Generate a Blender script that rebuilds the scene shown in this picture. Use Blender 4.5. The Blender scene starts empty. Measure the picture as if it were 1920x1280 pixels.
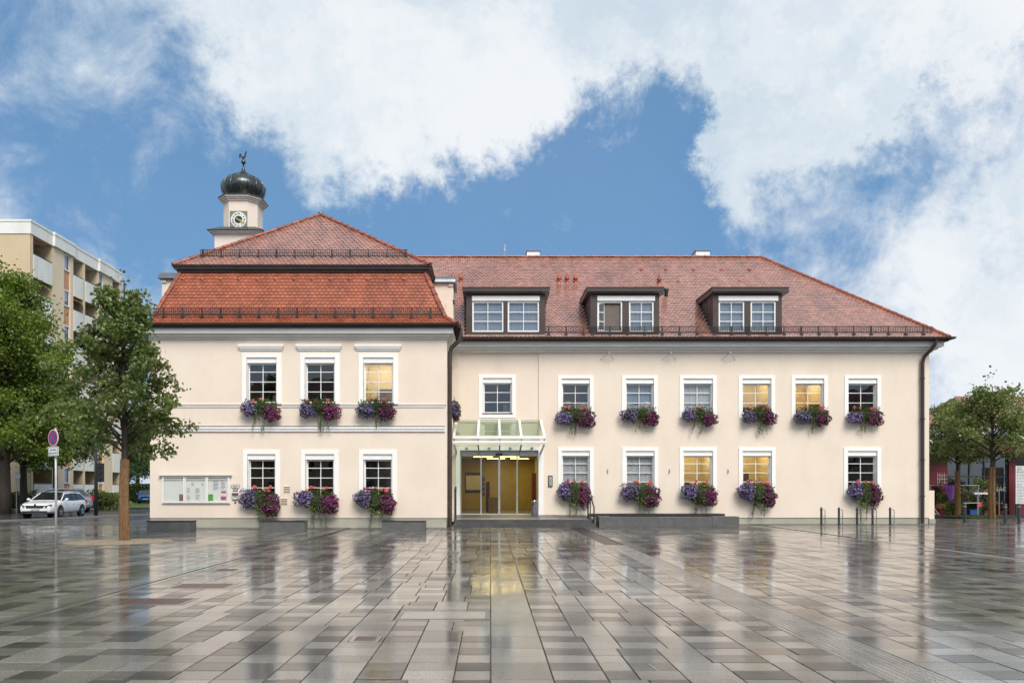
import bpy, math, random
from mathutils import Vector, Matrix
R = math.radians
rnd = random.Random(7)
scene = bpy.context.scene
col = scene.collection

# ---------------------------------------------------------------- camera
F, PX, PY, H = 1452.0, 920.0, 918.0, 1.5          # focal length in photo pixels, principal column, horizon row, eye height
cam = bpy.data.cameras.new('camera')
cam.sensor_width = 36.0
cam.lens = F / 1920 * 36.0
cam.shift_x = (960 - PX) / 1920
cam.shift_y = (PY - 640) / 1920
cam.clip_start = 0.1; cam.clip_end = 3000
cam_o = bpy.data.objects.new('camera', cam); col.objects.link(cam_o)
cam_o.location = (0, 0, H); cam_o.rotation_euler = (R(90), 0, 0)
scene.camera = cam_o

# ---------------------------------------------------------------- exposure
scene.view_settings.view_transform = 'Standard'
scene.view_settings.look = 'None'
scene.view_settings.exposure = 0.80
scene.view_settings.gamma = 1.0
scene.render.engine = 'CYCLES'
scene.cycles.use_denoising = True
scene.cycles.max_bounces = 6
scene.cycles.diffuse_bounces = 3
scene.cycles.glossy_bounces = 3
scene.cycles.transparent_max_bounces = 10
scene.cycles.sample_clamp_indirect = 6.0
scene.cycles.blur_glossy = 0.3

# ---------------------------------------------------------------- node helpers
def N(nt, t, ins=None, **props):
    n = nt.nodes.new(t)
    for k, v in props.items(): setattr(n, k, v)
    if ins:
        for k, v in ins.items():
            s = n.inputs[k]
            if hasattr(v, 'is_linked') or hasattr(v, 'links'): nt.links.new(v, s)
            else: s.default_value = v
    return n
def math_n(nt, op, a, b=None, c=None, clamp=False):
    n = nt.nodes.new('ShaderNodeMath'); n.operation = op; n.use_clamp = clamp
    for i, v in enumerate((a, b, c)):
        if v is None: continue
        if hasattr(v, 'links'): nt.links.new(v, n.inputs[i])
        else: n.inputs[i].default_value = v
    return n.outputs[0]
def mixc(nt, fac, a, b, blend='MIX'):
    n = nt.nodes.new('ShaderNodeMix'); n.data_type = 'RGBA'; n.blend_type = blend
    for s, v in ((n.inputs[0], fac), (n.inputs[6], a), (n.inputs[7], b)):
        if hasattr(v, 'links'): nt.links.new(v, s)
        elif isinstance(v, (int, float)): s.default_value = v
        else: s.default_value = (v[0], v[1], v[2], 1)
    return n.outputs[2]
def maprange(nt, v, a, b, c=0.0, d=1.0, interp='SMOOTHSTEP'):
    n = nt.nodes.new('ShaderNodeMapRange'); n.interpolation_type = interp
    nt.links.new(v, n.inputs[0])
    for i, x in enumerate((a, b, c, d)): n.inputs[i+1].default_value = x
    return n.outputs[0]

# ---------------------------------------------------------------- sky: blue Nishita air with a layer of broken white cloud
SUN_EL, SUN_AZ = 46.0, 20.0
world = bpy.data.worlds.new('World'); scene.world = world; world.use_nodes = True
nt = world.node_tree; nt.nodes.clear()
tc = N(nt, 'ShaderNodeTexCoord')
sv = N(nt, 'ShaderNodeVectorMath', {0: tc.outputs['Generated'], 1: (1, 1, .50), 2: (0, 0, .52)}, operation='MULTIPLY_ADD')
svn = N(nt, 'ShaderNodeVectorMath', {0: sv.outputs[0]}, operation='NORMALIZE')
sky = N(nt, 'ShaderNodeTexSky', {'Vector': svn.outputs[0]}, sky_type='NISHITA', sun_disc=False, sun_elevation=R(SUN_EL), sun_rotation=R(180 - SUN_AZ),
        altitude=500, air_density=1.0, dust_density=0.4, ozone_density=2.2)
dirv = tc.outputs['Generated']
nz0 = N(nt, 'ShaderNodeTexNoise', {'Vector': dirv, 'Scale': 6.0, 'Detail': 9.0, 'Roughness': 0.68})
off = N(nt, 'ShaderNodeVectorMath', {0: nz0.outputs['Color'], 1: (0.5, 0.5, 0.5)}, operation='SUBTRACT')
off2 = N(nt, 'ShaderNodeVectorMath', {0: off.outputs[0], 'Scale': 0.34}, operation='SCALE')
warp = N(nt, 'ShaderNodeVectorMath', {0: dirv, 1: off2.outputs[0]}, operation='ADD').outputs[0]
def dpx(x, y):
    return Vector(((x-PX)/F, 1.0, (PY-y)/F)).normalized()
# where the cloud banks and the clear gaps hang in the sky (direction, radius, weight)
BANKS = [(130, 150, .30, -.12), (1760, 330, .16, -.22), (1880, 560, .2, -.12), (960, 380, .80, -.34), (560, 20, .12, .45), (760, 90, .22, .85), (960, 60, .24, .85), (1130, -20, .2, .6), (570, 270, .10, .75), (690, 200, .12, .55), (800, 240, .12, .60), (910, 230, .10, .45), (1050, 140, .10, .35),
         (1400, 60, .18, .60), (1600, 80, .18, .70), (1780, 60, .18, .6), (1450, 190, .11, .45), (1480, 290, .10, .70), (1850, 430, .24, .40), (1900, 620, .2, .40), (1640, 170, .09, .4),
         (60, 60, .24, .10), (280, 40, .16, .12), (20, 240, .14, .10), (130, 480, .12, .10), (1700, 470, .18, .25), (1150, 260, .06, .3), (1390, 230, .07, .3),
         (200, 180, .22, -.04), (260, 340, .24, -.20), (450, 430, .22, -.34), (420, 220, .10, -.26), (980, 420, .26, -.62), (1240, 340, .14, -.50), (1210, 200, .09, -.65), (80, 400, .2, -.12), (1090, 300, .10, -.4),
         (700, 430, .24, -.60), (1360, 440, .16, -.35), (1690, 255, .09, -.65), (1590, 310, .08, -.55), (1330, 500, .12, -.30), (1900, 190, .07, -.30), (1790, 225, .07, -.5), (1560, 520, .16, -.20)]
tot = None
for x, y, r, w in BANKS:
    dn = N(nt, 'ShaderNodeVectorMath', {0: warp, 1: tuple(dpx(x, y))}, operation='DISTANCE')
    v = maprange(nt, dn.outputs['Value'], 0.0, r*1.2, w, 0.0)
    tot = v if tot is None else math_n(nt, 'ADD', tot, v)
nz1 = N(nt, 'ShaderNodeTexNoise', {'Vector': dirv, 'Scale': 9.0, 'Detail': 12.0, 'Roughness': 0.66, 'Distortion': 0.35})
nz2 = N(nt, 'ShaderNodeTexNoise', {'Vector': dirv, 'Scale': 2.2, 'Detail': 3.0, 'Roughness': 0.5})
tex = math_n(nt, 'MULTIPLY_ADD', nz1.outputs['Fac'], 2.9, -1.45)
tex = math_n(nt, 'ADD', tex, math_n(nt, 'MULTIPLY_ADD', nz2.outputs['Fac'], 0.6, 0.16))
dens = maprange(nt, math_n(nt, 'ADD', tex, tot), -0.30, 0.95)
veil = math_n(nt, 'MULTIPLY_ADD', dens, 0.90, 0.06)
shade = N(nt, 'ShaderNodeTexNoise', {'Vector': warp, 'Scale': 3.5, 'Detail': 5.0, 'Roughness': 0.55})
cc = mixc(nt, maprange(nt, shade.outputs['Fac'], 0.32, 0.62), (0.35, 0.415, 0.47), (0.525, 0.54, 0.555))
blue = mixc(nt, 1.0, sky.outputs[0], (0.086, 0.120, 0.121), 'MULTIPLY')
skyc = mixc(nt, veil, blue, cc)
bg = N(nt, 'ShaderNodeBackground', {'Color': skyc, 'Strength': 1.0})
wo = N(nt, 'ShaderNodeOutputWorld', {'Surface': bg.outputs[0]})

# ---------------------------------------------------------------- sun behind thin cloud
sun = bpy.data.lights.new('sun', 'SUN'); sun.energy = 2.1; sun.angle = R(32); sun.color = (1.0, 0.93, 0.84)
sun_o = bpy.data.objects.new('sun', sun); col.objects.link(sun_o)
sun_o.rotation_euler = (R(90 - SUN_EL), 0, R(SUN_AZ)); sun_o.location = (0, -20, 40)

# ---------------------------------------------------------------- materials
def srgb(r, g, b):
    f = lambda c: (c/255/12.92) if c/255 <= .04045 else ((c/255+.055)/1.055)**2.4
    return (f(r), f(g), f(b))
MATS = {}
def M(name, c, c2=None, scale=3.0, rough=0.6, rough2=None, bump=0.0, bscale=60.0, metal=0.0, isl=0.0, spec=0.5, detail=4.0, coat=0.0, coat_ior=1.5, coat_rough=.08, stretch=None, bdist=0.01, speck=0.0, streak=None):
    """principled with world-space noise colour, island-to-island tone and fine relief"""
    m = bpy.data.materials.new(name); m.use_nodes = True; nt = m.node_tree
    b = nt.nodes['Principled BSDF']; g = N(nt, 'ShaderNodeNewGeometry')
    pos = g.outputs['Position']
    if stretch:
        pos = N(nt, 'ShaderNodeVectorMath', {0: pos, 1: stretch}, operation='MULTIPLY').outputs[0]
    nz = N(nt, 'ShaderNodeTexNoise', {'Vector': pos, 'Scale': scale, 'Detail': detail, 'Roughness': 0.6})
    cv = mixc(nt, maprange(nt, nz.outputs['Fac'], 0.3, 0.7), c, c2 or tuple(x*.86 for x in c))
    if isl:
        oi = N(nt, 'ShaderNodeObjectInfo')
        rr = math_n(nt, 'FRACT', math_n(nt, 'ADD', g.outputs['Random Per Island'], oi.outputs['Random']))
        k = maprange(nt, rr, 0, 1, 1-isl, 1+isl, 'LINEAR')
        cv = mixc(nt, 1.0, cv, N(nt, 'ShaderNodeCombineColor', {0: k, 1: k, 2: k}).outputs[0], 'MULTIPLY')
    if streak:
        sp = N(nt, 'ShaderNodeVectorMath', {0: g.outputs['Position'], 1: streak[1]}, operation='MULTIPLY').outputs[0]
        ns = N(nt, 'ShaderNodeTexNoise', {'Vector': sp, 'Scale': 1.0, 'Detail': 5.0, 'Roughness': 0.65})
        k = maprange(nt, ns.outputs['Fac'], 0.3, 0.62, 1-streak[0], 1.0+streak[0]*.15)
        cv = mixc(nt, 1.0, cv, N(nt, 'ShaderNodeCombineColor', {0: k, 1: k, 2: k}).outputs[0], 'MULTIPLY')
    if speck:
        ns = N(nt, 'ShaderNodeTexNoise', {'Vector': pos, 'Scale': 70.0, 'Detail': 3.0})
        k = maprange(nt, ns.outputs['Fac'], 0.3, 0.7, 1-speck, 1+speck, 'LINEAR')
        cv = mixc(nt, 1.0, cv, N(nt, 'ShaderNodeCombineColor', {0: k, 1: k, 2: k}).outputs[0], 'MULTIPLY')
    nt.links.new(cv, b.inputs['Base Color'])
    if rough2 is not None:
        nr = N(nt, 'ShaderNodeTexNoise', {'Vector': pos, 'Scale': scale*0.8, 'Detail': 5.0})
        nt.links.new(maprange(nt, nr.outputs['Fac'], 0.35, 0.65, rough, rough2, 'LINEAR'), b.inputs['Roughness'])
    else: b.inputs['Roughness'].default_value = rough
    b.inputs['Metallic'].default_value = metal
    b.inputs['Specular IOR Level'].default_value = spec
    if coat: b.inputs['Coat Weight'].default_value = coat; b.inputs['Coat Roughness'].default_value = coat_rough; b.inputs['Coat IOR'].default_value = coat_ior
    if bump:
        nb = N(nt, 'ShaderNodeTexNoise', {'Vector': pos, 'Scale': bscale, 'Detail': 3.0})
        bn = N(nt, 'ShaderNodeBump', {'Height': nb.outputs['Fac'], 'Strength': bump, 'Distance': bdist})
        nt.links.new(bn.outputs[0], b.inputs['Normal'])
    MATS[name] = m
    return m
def leafM(name, c, c2, trans=0.35, isl=0.35):
    m = bpy.data.materials.new(name); m.use_nodes = True; nt = m.node_tree
    b = nt.nodes['Principled BSDF']; g = N(nt, 'ShaderNodeNewGeometry')
    cv = mixc(nt, g.outputs['Random Per Island'], c, c2)
    nz = N(nt, 'ShaderNodeTexNoise', {'Vector': g.outputs['Position'], 'Scale': 1.1, 'Detail': 2.0})
    k = maprange(nt, nz.outputs['Fac'], 0.3, 0.7, 1-isl, 1+isl, 'LINEAR')
    cv = mixc(nt, 1.0, cv, N(nt, 'ShaderNodeCombineColor', {0: k, 1: k, 2: k}).outputs[0], 'MULTIPLY')
    nt.links.new(cv, b.inputs['Base Color'])
    b.inputs['Roughness'].default_value = 0.34; b.inputs['Specular IOR Level'].default_value = 0.5
    t = N(nt, 'ShaderNodeBsdfTranslucent', {'Color': cv})
    mx = N(nt, 'ShaderNodeMixShader', {0: trans, 1: b.outputs[0], 2: t.outputs[0]})
    nt.links.new(mx.outputs[0], nt.nodes['Material Output'].inputs[0])
    MATS[name] = m; return m
def glassM(name, tint=(.86, .9, .9), ior=1.5, rough=0.0):
    m = bpy.data.materials.new(name); m.use_nodes = True; nt = m.node_tree
    nt.nodes.remove(nt.nodes['Principled BSDF'])
    g = N(nt, 'ShaderNodeNewGeometry')
    nz = N(nt, 'ShaderNodeTexNoise', {'Vector': g.outputs['Position'], 'Scale': 1.7, 'Detail': 1.0})
    bp = N(nt, 'ShaderNodeBump', {'Height': nz.outputs['Fac'], 'Strength': 0.25, 'Distance': 0.02})
    fr = N(nt, 'ShaderNodeFresnel', {'IOR': ior})
    gl = N(nt, 'ShaderNodeBsdfGlossy', {'Color': (1, 1, 1, 1), 'Roughness': rough, 'Normal': bp.outputs[0]})
    tr = N(nt, 'ShaderNodeBsdfTransparent', {'Color': (*tint, 1)})
    front = math_n(nt, 'SUBTRACT', 1.0, g.outputs['Backfacing'])
    mx = N(nt, 'ShaderNodeMixShader', {0: math_n(nt, 'MULTIPLY', fr.outputs[0], front), 1: tr.outputs[0], 2: gl.outputs[0]})
    nt.links.new(mx.outputs[0], nt.nodes['Material Output'].inputs[0])
    MATS[name] = m; return m
def emitM(name, c, s):
    m = bpy.data.materials.new(name); m.use_nodes = True; nt = m.node_tree
    b = nt.nodes['Principled BSDF']; b.inputs['Base Color'].default_value = (*c, 1)
    b.inputs['Emission Color'].default_value = (*c, 1); b.inputs['Emission Strength'].default_value = s
    MATS[name] = m; return m

M('plaster', (.80, .683, .567), (.765, .648, .534), scale=.7, rough=.85, streak=(.035, (1.3, 1.3, .45)), bump=.5, bscale=26, bdist=.012, spec=.25)
M('plaster_plinth', (.42, .40, .32), (.33, .32, .26), scale=1.5, rough=.7, bump=.2, bscale=30)
M('white_trim', (.88, .855, .815), (.85, .825, .785), scale=2, rough=.55)
M('white_metal', (.84, .825, .80), (.80, .785, .76), scale=3, rough=.35)
M('cornice_white', (.76, .735, .69), (.70, .675, .63), scale=1.5, rough=.6)
M('brown_metal', (.045, .028, .022), (.06, .038, .03), scale=2, rough=.35, rough2=.5)
M('black_metal', (.02, .018, .018), (.03, .025, .025), scale=4, rough=.45)
M('tile_wet', (.50, .225, .15), (.40, .175, .12), scale=2.2, rough=.20, rough2=.32, streak=(.22, (1.5, .35, .35)), isl=.20, bump=.1, bscale=80, spec=.6, coat=1.0, coat_ior=3.8, coat_rough=.14)  # paler base puts part of the missing bright sky sheen into the colour
M('tile_orange', (.37, .105, .052), (.30, .082, .042), scale=1.6, streak=(.18, (1.6, .4, .4)), rough=.42, rough2=.55, isl=.16, bump=.1, bscale=80)
M('ridge_tile', (.34, .085, .04), (.25, .06, .03), scale=3, rough=.4, isl=.25)
M('roof_under', (.13, .045, .026), (.10, .035, .02), scale=3, rough=.7)
M('zinc', (.22, .235, .25), (.17, .18, .2), scale=3, rough=.35, metal=.7)
M('dome_copper', (.06, .064, .064), (.12, .13, .125), scale=3, rough=.24, rough2=.42, metal=.85, stretch=(3, 3, .6), spec=.6)
M('tower_plaster', (.80, .67, .58), (.76, .63, .54), scale=.8, rough=.85)
M('clock_green', (.20, .22, .11), rough=.7)
M('clock_white', (.80, .80, .78), rough=.6)
M('gold', (.75, .48, .12), rough=.3, metal=.9)
M('slab_light', (.245, .228, .200), (.180, .168, .150), scale=.9, rough=.03, rough2=.20, bump=.07, bscale=190, isl=.22, bdist=.002, speck=.42, spec=.5)
M('slab_mid', (.175, .163, .147), (.130, .122, .112), scale=.9, rough=.03, rough2=.20, bump=.07, bscale=190, isl=.22, bdist=.002, speck=.42, spec=.5)
M('slab_dark', (.066, .062, .058), (.086, .080, .074), scale=.9, rough=.06, rough2=.24, bump=.09, bscale=190, isl=.25, bdist=.002, speck=.35, spec=.40)
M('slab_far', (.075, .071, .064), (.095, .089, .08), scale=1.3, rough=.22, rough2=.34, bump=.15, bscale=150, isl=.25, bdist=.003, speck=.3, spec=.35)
M('slab_tint', (.20, .155, .115), (.15, .135, .115), scale=4, rough=.2, bump=.2, bscale=160, isl=.2, bdist=.002, speck=.2)
M('joint', (.018, .017, .016), rough=.35, bump=.3, bscale=60)
M('quartz', (.42, .40, .35), rough=.3)
M('asphalt', (.05, .05, .05), (.035, .035, .036), scale=1.2, rough=.16, rough2=.32, bump=.25, bscale=120, bdist=.003)
M('kerb', (.26, .25, .24), (.2, .195, .19), scale=2, rough=.4)
M('granite', (.125, .120, .118), (.095, .092, .09), scale=4, rough=.45, speck=.35, bump=.1, bscale=120)
M('granite_dark', (.045, .042, .042), (.035, .034, .034), scale=4, rough=.25, speck=.3)
M('step_stone', (.085, .082, .078), (.06, .058, .056), scale=3, rough=.28, rough2=.45, speck=.3)
M('rust_iron', (.075, .042, .034), (.10, .055, .045), scale=9, rough=.35, bump=.5, bscale=45)
M('steel', (.42, .43, .44), rough=.3, metal=.9)
M('alu', (.50, .51, .50), rough=.4, metal=.5)
M('anthracite', (.028, .031, .034), (.04, .043, .046), scale=6, rough=.4)
M('gravel', (.42, .34, .24), (.24, .19, .13), scale=28, rough=.8, bump=.9, bscale=38, bdist=.04)
M('grass', (.055, .10, .02), (.09, .13, .03), scale=4, rough=.8, bump=.8, bscale=40, bdist=.05)
M('bark', (.055, .042, .032), (.035, .027, .02), scale=8, rough=.85, bump=.7, bscale=18, stretch=(1, 1, .25), bdist=.03)
M('reed', (.24, .125, .045), (.13, .065, .024), scale=7, rough=.6, isl=.35, stretch=(3, 3, .8))
leafM('leaf_near', (.115, .165, .04), (.215, .265, .075), trans=.48)
leafM('leaf_lime', (.115, .185, .02), (.225, .30, .042), trans=.48, isl=.5)
leafM('leaf_dark', (.06, .10, .025), (.10, .15, .04))
leafM('leaf_right', (.145, .20, .05), (.26, .30, .085), trans=.48)
leafM('leaf_box', (.045, .085, .018), (.13, .19, .035))
leafM('leaf_olive', (.10, .15, .025), (.20, .25, .05))
leafM('leaf_bronze', (.07, .03, .02), (.10, .06, .03))
leafM('petal_violet', (.14, .085, .25), (.28, .21, .43), trans=.2, isl=.2)
leafM('petal_magenta', (.13, .012, .075), (.24, .025, .15), trans=.2, isl=.2)
leafM('petal_coral', (.72, .12, .12), (.85, .26, .22), trans=.2, isl=.1)
M('dark_core', (.02, .035, .012), (.03, .03, .012), rough=.9)  # dark green fill colour for the inside of plants, no soil
M('planter', (.06, .045, .03), rough=.6)
glassM('glass', ior=1.95); glassM('glass_case', tint=(.95, .955, .945), ior=1.3)
glassM('glass_mirror', tint=(.80, .83, .85), ior=1.85)
glassM('glass_door', tint=(.88, .88, .76), ior=1.36)
glassM('glass_canopy', tint=(.80, .87, .80), ior=1.45)
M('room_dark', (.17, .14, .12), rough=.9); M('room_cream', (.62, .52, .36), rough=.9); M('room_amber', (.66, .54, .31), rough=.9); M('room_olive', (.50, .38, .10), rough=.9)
M('room_grey', (.33, .34, .37), rough=.9)
M('room_floor', (.2, .15, .1), rough=.6)
M('curtain_or_backing', (.80, .74, .70), (.72, .66, .62), scale=6, rough=.9, stretch=(4, 1, .1))  # pinkish white also stands in for a pale house mirrored in the panes
M('curtain_sky_tint', (.40, .43, .48), (.33, .36, .41), scale=4, rough=.9, stretch=(3, 1, .2))  # grey-blue also puts the sky's reflection in the panes into the sheet colour
emitM('lamp_warm', (1.0, .74, .40), 7.0)
emitM('lamp_amber', (1.0, .78, .44), 5.5)
emitM('lamp_white', (1.0, .86, .62), 9.0); emitM('lamp_lobby', (1.0, .84, .50), 11.0)
M('furniture_dark', (.05, .04, .035), rough=.6); M('furniture_wood', (.25, .14, .06), rough=.5)
M('book_blue', (.05, .09, .2), rough=.6); M('book_red', (.3, .05, .04), rough=.6)
M('paper', (.72, .73, .76), (.66, .67, .71), scale=14, rough=.7); M('paper_green', (.10, .42, .05), rough=.6)
M('paper_pink', (.62, .10, .22), rough=.6); M('paper_photo', (.16, .07, .05), (.32, .2, .16), scale=18, rough=.5); M('board_back', (.76, .77, .74), (.72, .73, .70), scale=2, rough=.7)
M('ink', (.015, .015, .015), rough=.6)
M('sign_red', (.42, .012, .03), rough=.4); M('sign_blue', (.02, .07, .36), rough=.4); M('sign_white', (.72, .73, .72), rough=.4)
M('galvanised', (.50, .48, .46), (.42, .40, .39), scale=5, rough=.4, metal=.2)
M('apt_wall_shaded', (.62, .48, .31), (.57, .44, .28), scale=.8, rough=.9, bump=.2, bscale=20)
M('apt_wall_lit', (.76, .62, .45), (.72, .58, .42), scale=.8, rough=.9)  # lighter copy of the wall plaster, its sunlit tone put into the colour
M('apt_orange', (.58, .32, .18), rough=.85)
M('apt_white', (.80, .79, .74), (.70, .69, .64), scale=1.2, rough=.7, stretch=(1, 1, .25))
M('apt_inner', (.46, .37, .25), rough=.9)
M('car_white', (.78, .80, .80), rough=.18, coat=.8); M('car_silver', (.42, .43, .45), rough=.25, metal=.6, coat=.6); M('car_blue', (.015, .14, .48), rough=.2, coat=.8)
M('car_glass', (.012, .014, .016), rough=.06, spec=.8); M('rubber', (.012, .012, .012), rough=.8); M('chrome', (.7, .7, .72), rough=.12, metal=1)
M('tail_red', (.55, .015, .03), rough=.15); M('lamp_clear', (.20, .22, .25), rough=.08, metal=.6); M('black_plastic', (.015, .015, .016), rough=.5)
M('market_red', (.16, .012, .018), (.12, .01, .014), scale=2, rough=.5); M('market_dark', (.012, .010, .011), rough=.4); M('market_tile', (.36, .17, .12), (.28, .13, .1), scale=2, rough=.35, isl=.2)
M('far_plaster', (.60, .45, .30), rough=.9); M('purple_cloth', (.34, .11, .46), (.27, .08, .38), scale=6, rough=.8); M('terracotta', (.38, .12, .05), rough=.7)
M('pink_pot', (.62, .04, .14), rough=.4); M('blue_crate', (.02, .08, .26), rough=.4); M('crate_grey', (.16, .16, .15), rough=.6)

# ---------------------------------------------------------------- mesh helpers
WL = {}
class MB:
    def __init__(s): s.v, s.f, s.m = [], [], []
    def add(s, vs, fs, m=0):
        o = len(s.v); s.v += [tuple(p) for p in vs]; s.f += [tuple(i+o for i in f) for f in fs]; s.m += [m]*len(fs); return s
    def box(s, x0, x1, y0, y1, z0, z1, m=0):
        return s.add([(x0,y0,z0),(x1,y0,z0),(x1,y1,z0),(x0,y1,z0),(x0,y0,z1),(x1,y0,z1),(x1,y1,z1),(x0,y1,z1)],
                     [(0,3,2,1),(4,5,6,7),(0,1,5,4),(1,2,6,5),(2,3,7,6),(3,0,4,7)], m)
    def poly(s, pts, m=0): return s.add(pts, [tuple(range(len(pts)))], m)
    def prism_y(s, pts, y0, y1, m=0):      # pts (x,z) counter-clockwise seen from -Y
        n = len(pts); vs = [(x, y0, z) for x, z in pts] + [(x, y1, z) for x, z in pts]
        return s.add(vs, [tuple(range(n)), tuple(range(2*n-1, n-1, -1))] + [(i, i+n, (i+1) % n+n, (i+1) % n) for i in range(n)], m)
    def prism_x(s, pts, x0, x1, m=0):      # pts (y,z)
        n = len(pts); vs = [(x0, y, z) for y, z in pts] + [(x1, y, z) for y, z in pts]
        return s.add(vs, [tuple(range(n)), tuple(range(2*n-1, n-1, -1))] + [(i, (i+1) % n, (i+1) % n+n, i+n) for i in range(n)], m)
    def prism_z(s, pts, z0, z1, m=0):
        n = len(pts); vs = [(x, y, z0) for x, y in pts] + [(x, y, z1) for x, y in pts]
        return s.add(vs, [tuple(range(n-1, -1, -1)), tuple(range(n, 2*n))] + [(i, (i+1) % n, (i+1) % n+n, i+n) for i in range(n)], m)
    def tube(s, pts, r, n=8, m=0):
        pts = [Vector(p) for p in pts]; rs = r if isinstance(r, (list, tuple)) else [r]*len(pts)
        vs = []; prev = None
        for i, p in enumerate(pts):
            a = pts[max(i-1, 0)]; b = pts[min(i+1, len(pts)-1)]; d = (b-a)
            d = d.normalized() if d.length > 1e-9 else Vector((0, 0, 1))
            if prev is None:
                u = d.orthogonal().normalized()
            else:
                u = prev - d*prev.dot(d); u = u.normalized() if u.length > 1e-6 else d.orthogonal().normalized()
            prev = u; w = d.cross(u)
            for k in range(n):
                t = 2*math.pi*k/n; vs.append(p + (u*math.cos(t) + w*math.sin(t))*rs[i])
        fs = [(i*n+k, i*n+(k+1) % n, (i+1)*n+(k+1) % n, (i+1)*n+k) for i in range(len(pts)-1) for k in range(n)]
        fs += [tuple(range(n-1, -1, -1)), tuple(range((len(pts)-1)*n, len(pts)*n))]
        return s.add(vs, fs, m)
    def lathe(s, c, prof, n=24, m=0, a0=0.0):
        vs = []; 
        for r, z in prof:
            for k in range(n):
                t = 2*math.pi*k/n + a0; vs.append((c[0]+r*math.cos(t), c[1]+r*math.sin(t), c[2]+z))
        fs = [(i*n+k, i*n+(k+1) % n, (i+1)*n+(k+1) % n, (i+1)*n+k) for i in range(len(prof)-1) for k in range(n)]
        fs += [tuple(range(n-1, -1, -1)), tuple(range((len(prof)-1)*n, len(prof)*n))]
        return s.add(vs, fs, m)
    def disc_y(s, cx, y, cz, r, n=24, m=0, rz=None, sq=1.0):
        return s.add([(cx+r*math.cos(2*math.pi*k/n)*sq, y, cz+r*math.sin(2*math.pi*k/n)) for k in range(n)], [tuple(range(n))], m)
    def mesh(s, name, mats, smooth=False, org=(0, 0, 0)):
        me = bpy.data.meshes.new(name)
        me.from_pydata([(a-org[0], b-org[1], c-org[2]) for a, b, c in s.v], [], s.f)
        for m in (mats if isinstance(mats, (list, tuple)) else [mats]): me.materials.append(MATS[m])
        if any(s.m): me.polygons.foreach_set('material_index', s.m)
        if smooth: me.polygons.foreach_set('use_smooth', [True]*len(s.f))
        me.update(); return me
    def build(s, name, mats, parent=None, smooth=False, org=None, sharp=None):
        o0 = WL[parent.name] if parent is not None else Vector(org or (0, 0, 0))
        me = s.mesh(name, mats, smooth, o0)
        if sharp: me.set_sharp_from_angle(angle=R(sharp))
        o = bpy.data.objects.new(name, me); col.objects.link(o)
        if parent is not None: o.parent = parent
        else: o.location = o0
        WL[o.name] = Vector(o0); return o
def tag(o, label=None, cat=None, group=None, kind=None):
    for k, v in (('label', label), ('category', cat), ('group', group), ('kind', kind)):
        if v: o[k] = v
    return o
def thing(name, loc, label, cat, group=None):
    o = bpy.data.objects.new(name, None); col.objects.link(o); o.location = loc; o.empty_display_size = .1
    WL[o.name] = Vector(loc); return tag(o, label, cat, group)
def place(name, me, parent, loc, rot=None):
    o = bpy.data.objects.new(name, me); col.objects.link(o); o.parent = parent
    o.location = Vector(loc) - WL[parent.name]
    if rot is not None:
        if hasattr(rot, 'to_euler'): o.rotation_euler = rot.to_euler()
        else: o.rotation_euler = rot
    WL[o.name] = Vector(loc); return o
def dup(root, loc, rotz, label=None):
    r = root.copy(); col.objects.link(r); r.location = loc; r.rotation_euler[2] = rotz
    if label: r['label'] = label
    for ch in root.children:
        c = ch.copy(); col.objects.link(c); c.parent = r
        for g in ch.children:
            d = g.copy(); col.objects.link(d); d.parent = c
    return r
def XX(px, Y): return (px-PX)*Y/F
def ZZ(py, Y): return H + (PY-py)*Y/F
def text(name, body, size, loc, rot, mat, parent, align='CENTER', ext=0.001, offset=0.0):
    cu = bpy.data.curves.new(name, 'FONT'); cu.body = body; cu.size = size; cu.align_x = align; cu.align_y = 'CENTER'; cu.extrude = ext; cu.offset = offset; cu.resolution_u = 3
    tmp = bpy.data.objects.new('tmp', cu); me = bpy.data.meshes.new_from_object(tmp); bpy.data.objects.remove(tmp)
    me.materials.clear(); me.materials.append(MATS[mat]); o = bpy.data.objects.new(name, me); col.objects.link(o)
    o.parent = parent; o.location = Vector(loc) - WL[parent.name]; o.rotation_euler = rot; return o

# ================================================================ GROUND
YW, YM = 31.0, 34.3                      # front planes of the corner block and of the long block
WX0, WX1 = -13.64, -1.75                 # corner block, side walls
MX1 = 19.42                              # long block, far wall
g = MB(); g.add([(-700, -300, -.06), (700, -300, -.06), (700, 1200, -.06), (-700, 1200, -.06)], [(0, 1, 2, 3)])
tag(g.build('ground', 'asphalt'), 'dark wet asphalt ground reaching the horizon', kind='structure')
g = MB(); g.add([(-21, -8, -.022), (40, -8, -.022), (40, 40.5, -.022), (-17.2, 38, -.022), (-20.6, 32.5, -.022)], [(0, 1, 2, 3, 4)])
plaza = tag(g.build('plaza', 'joint'), 'wet plaza paved with light and dark grey stone slabs', kind='structure')
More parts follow.
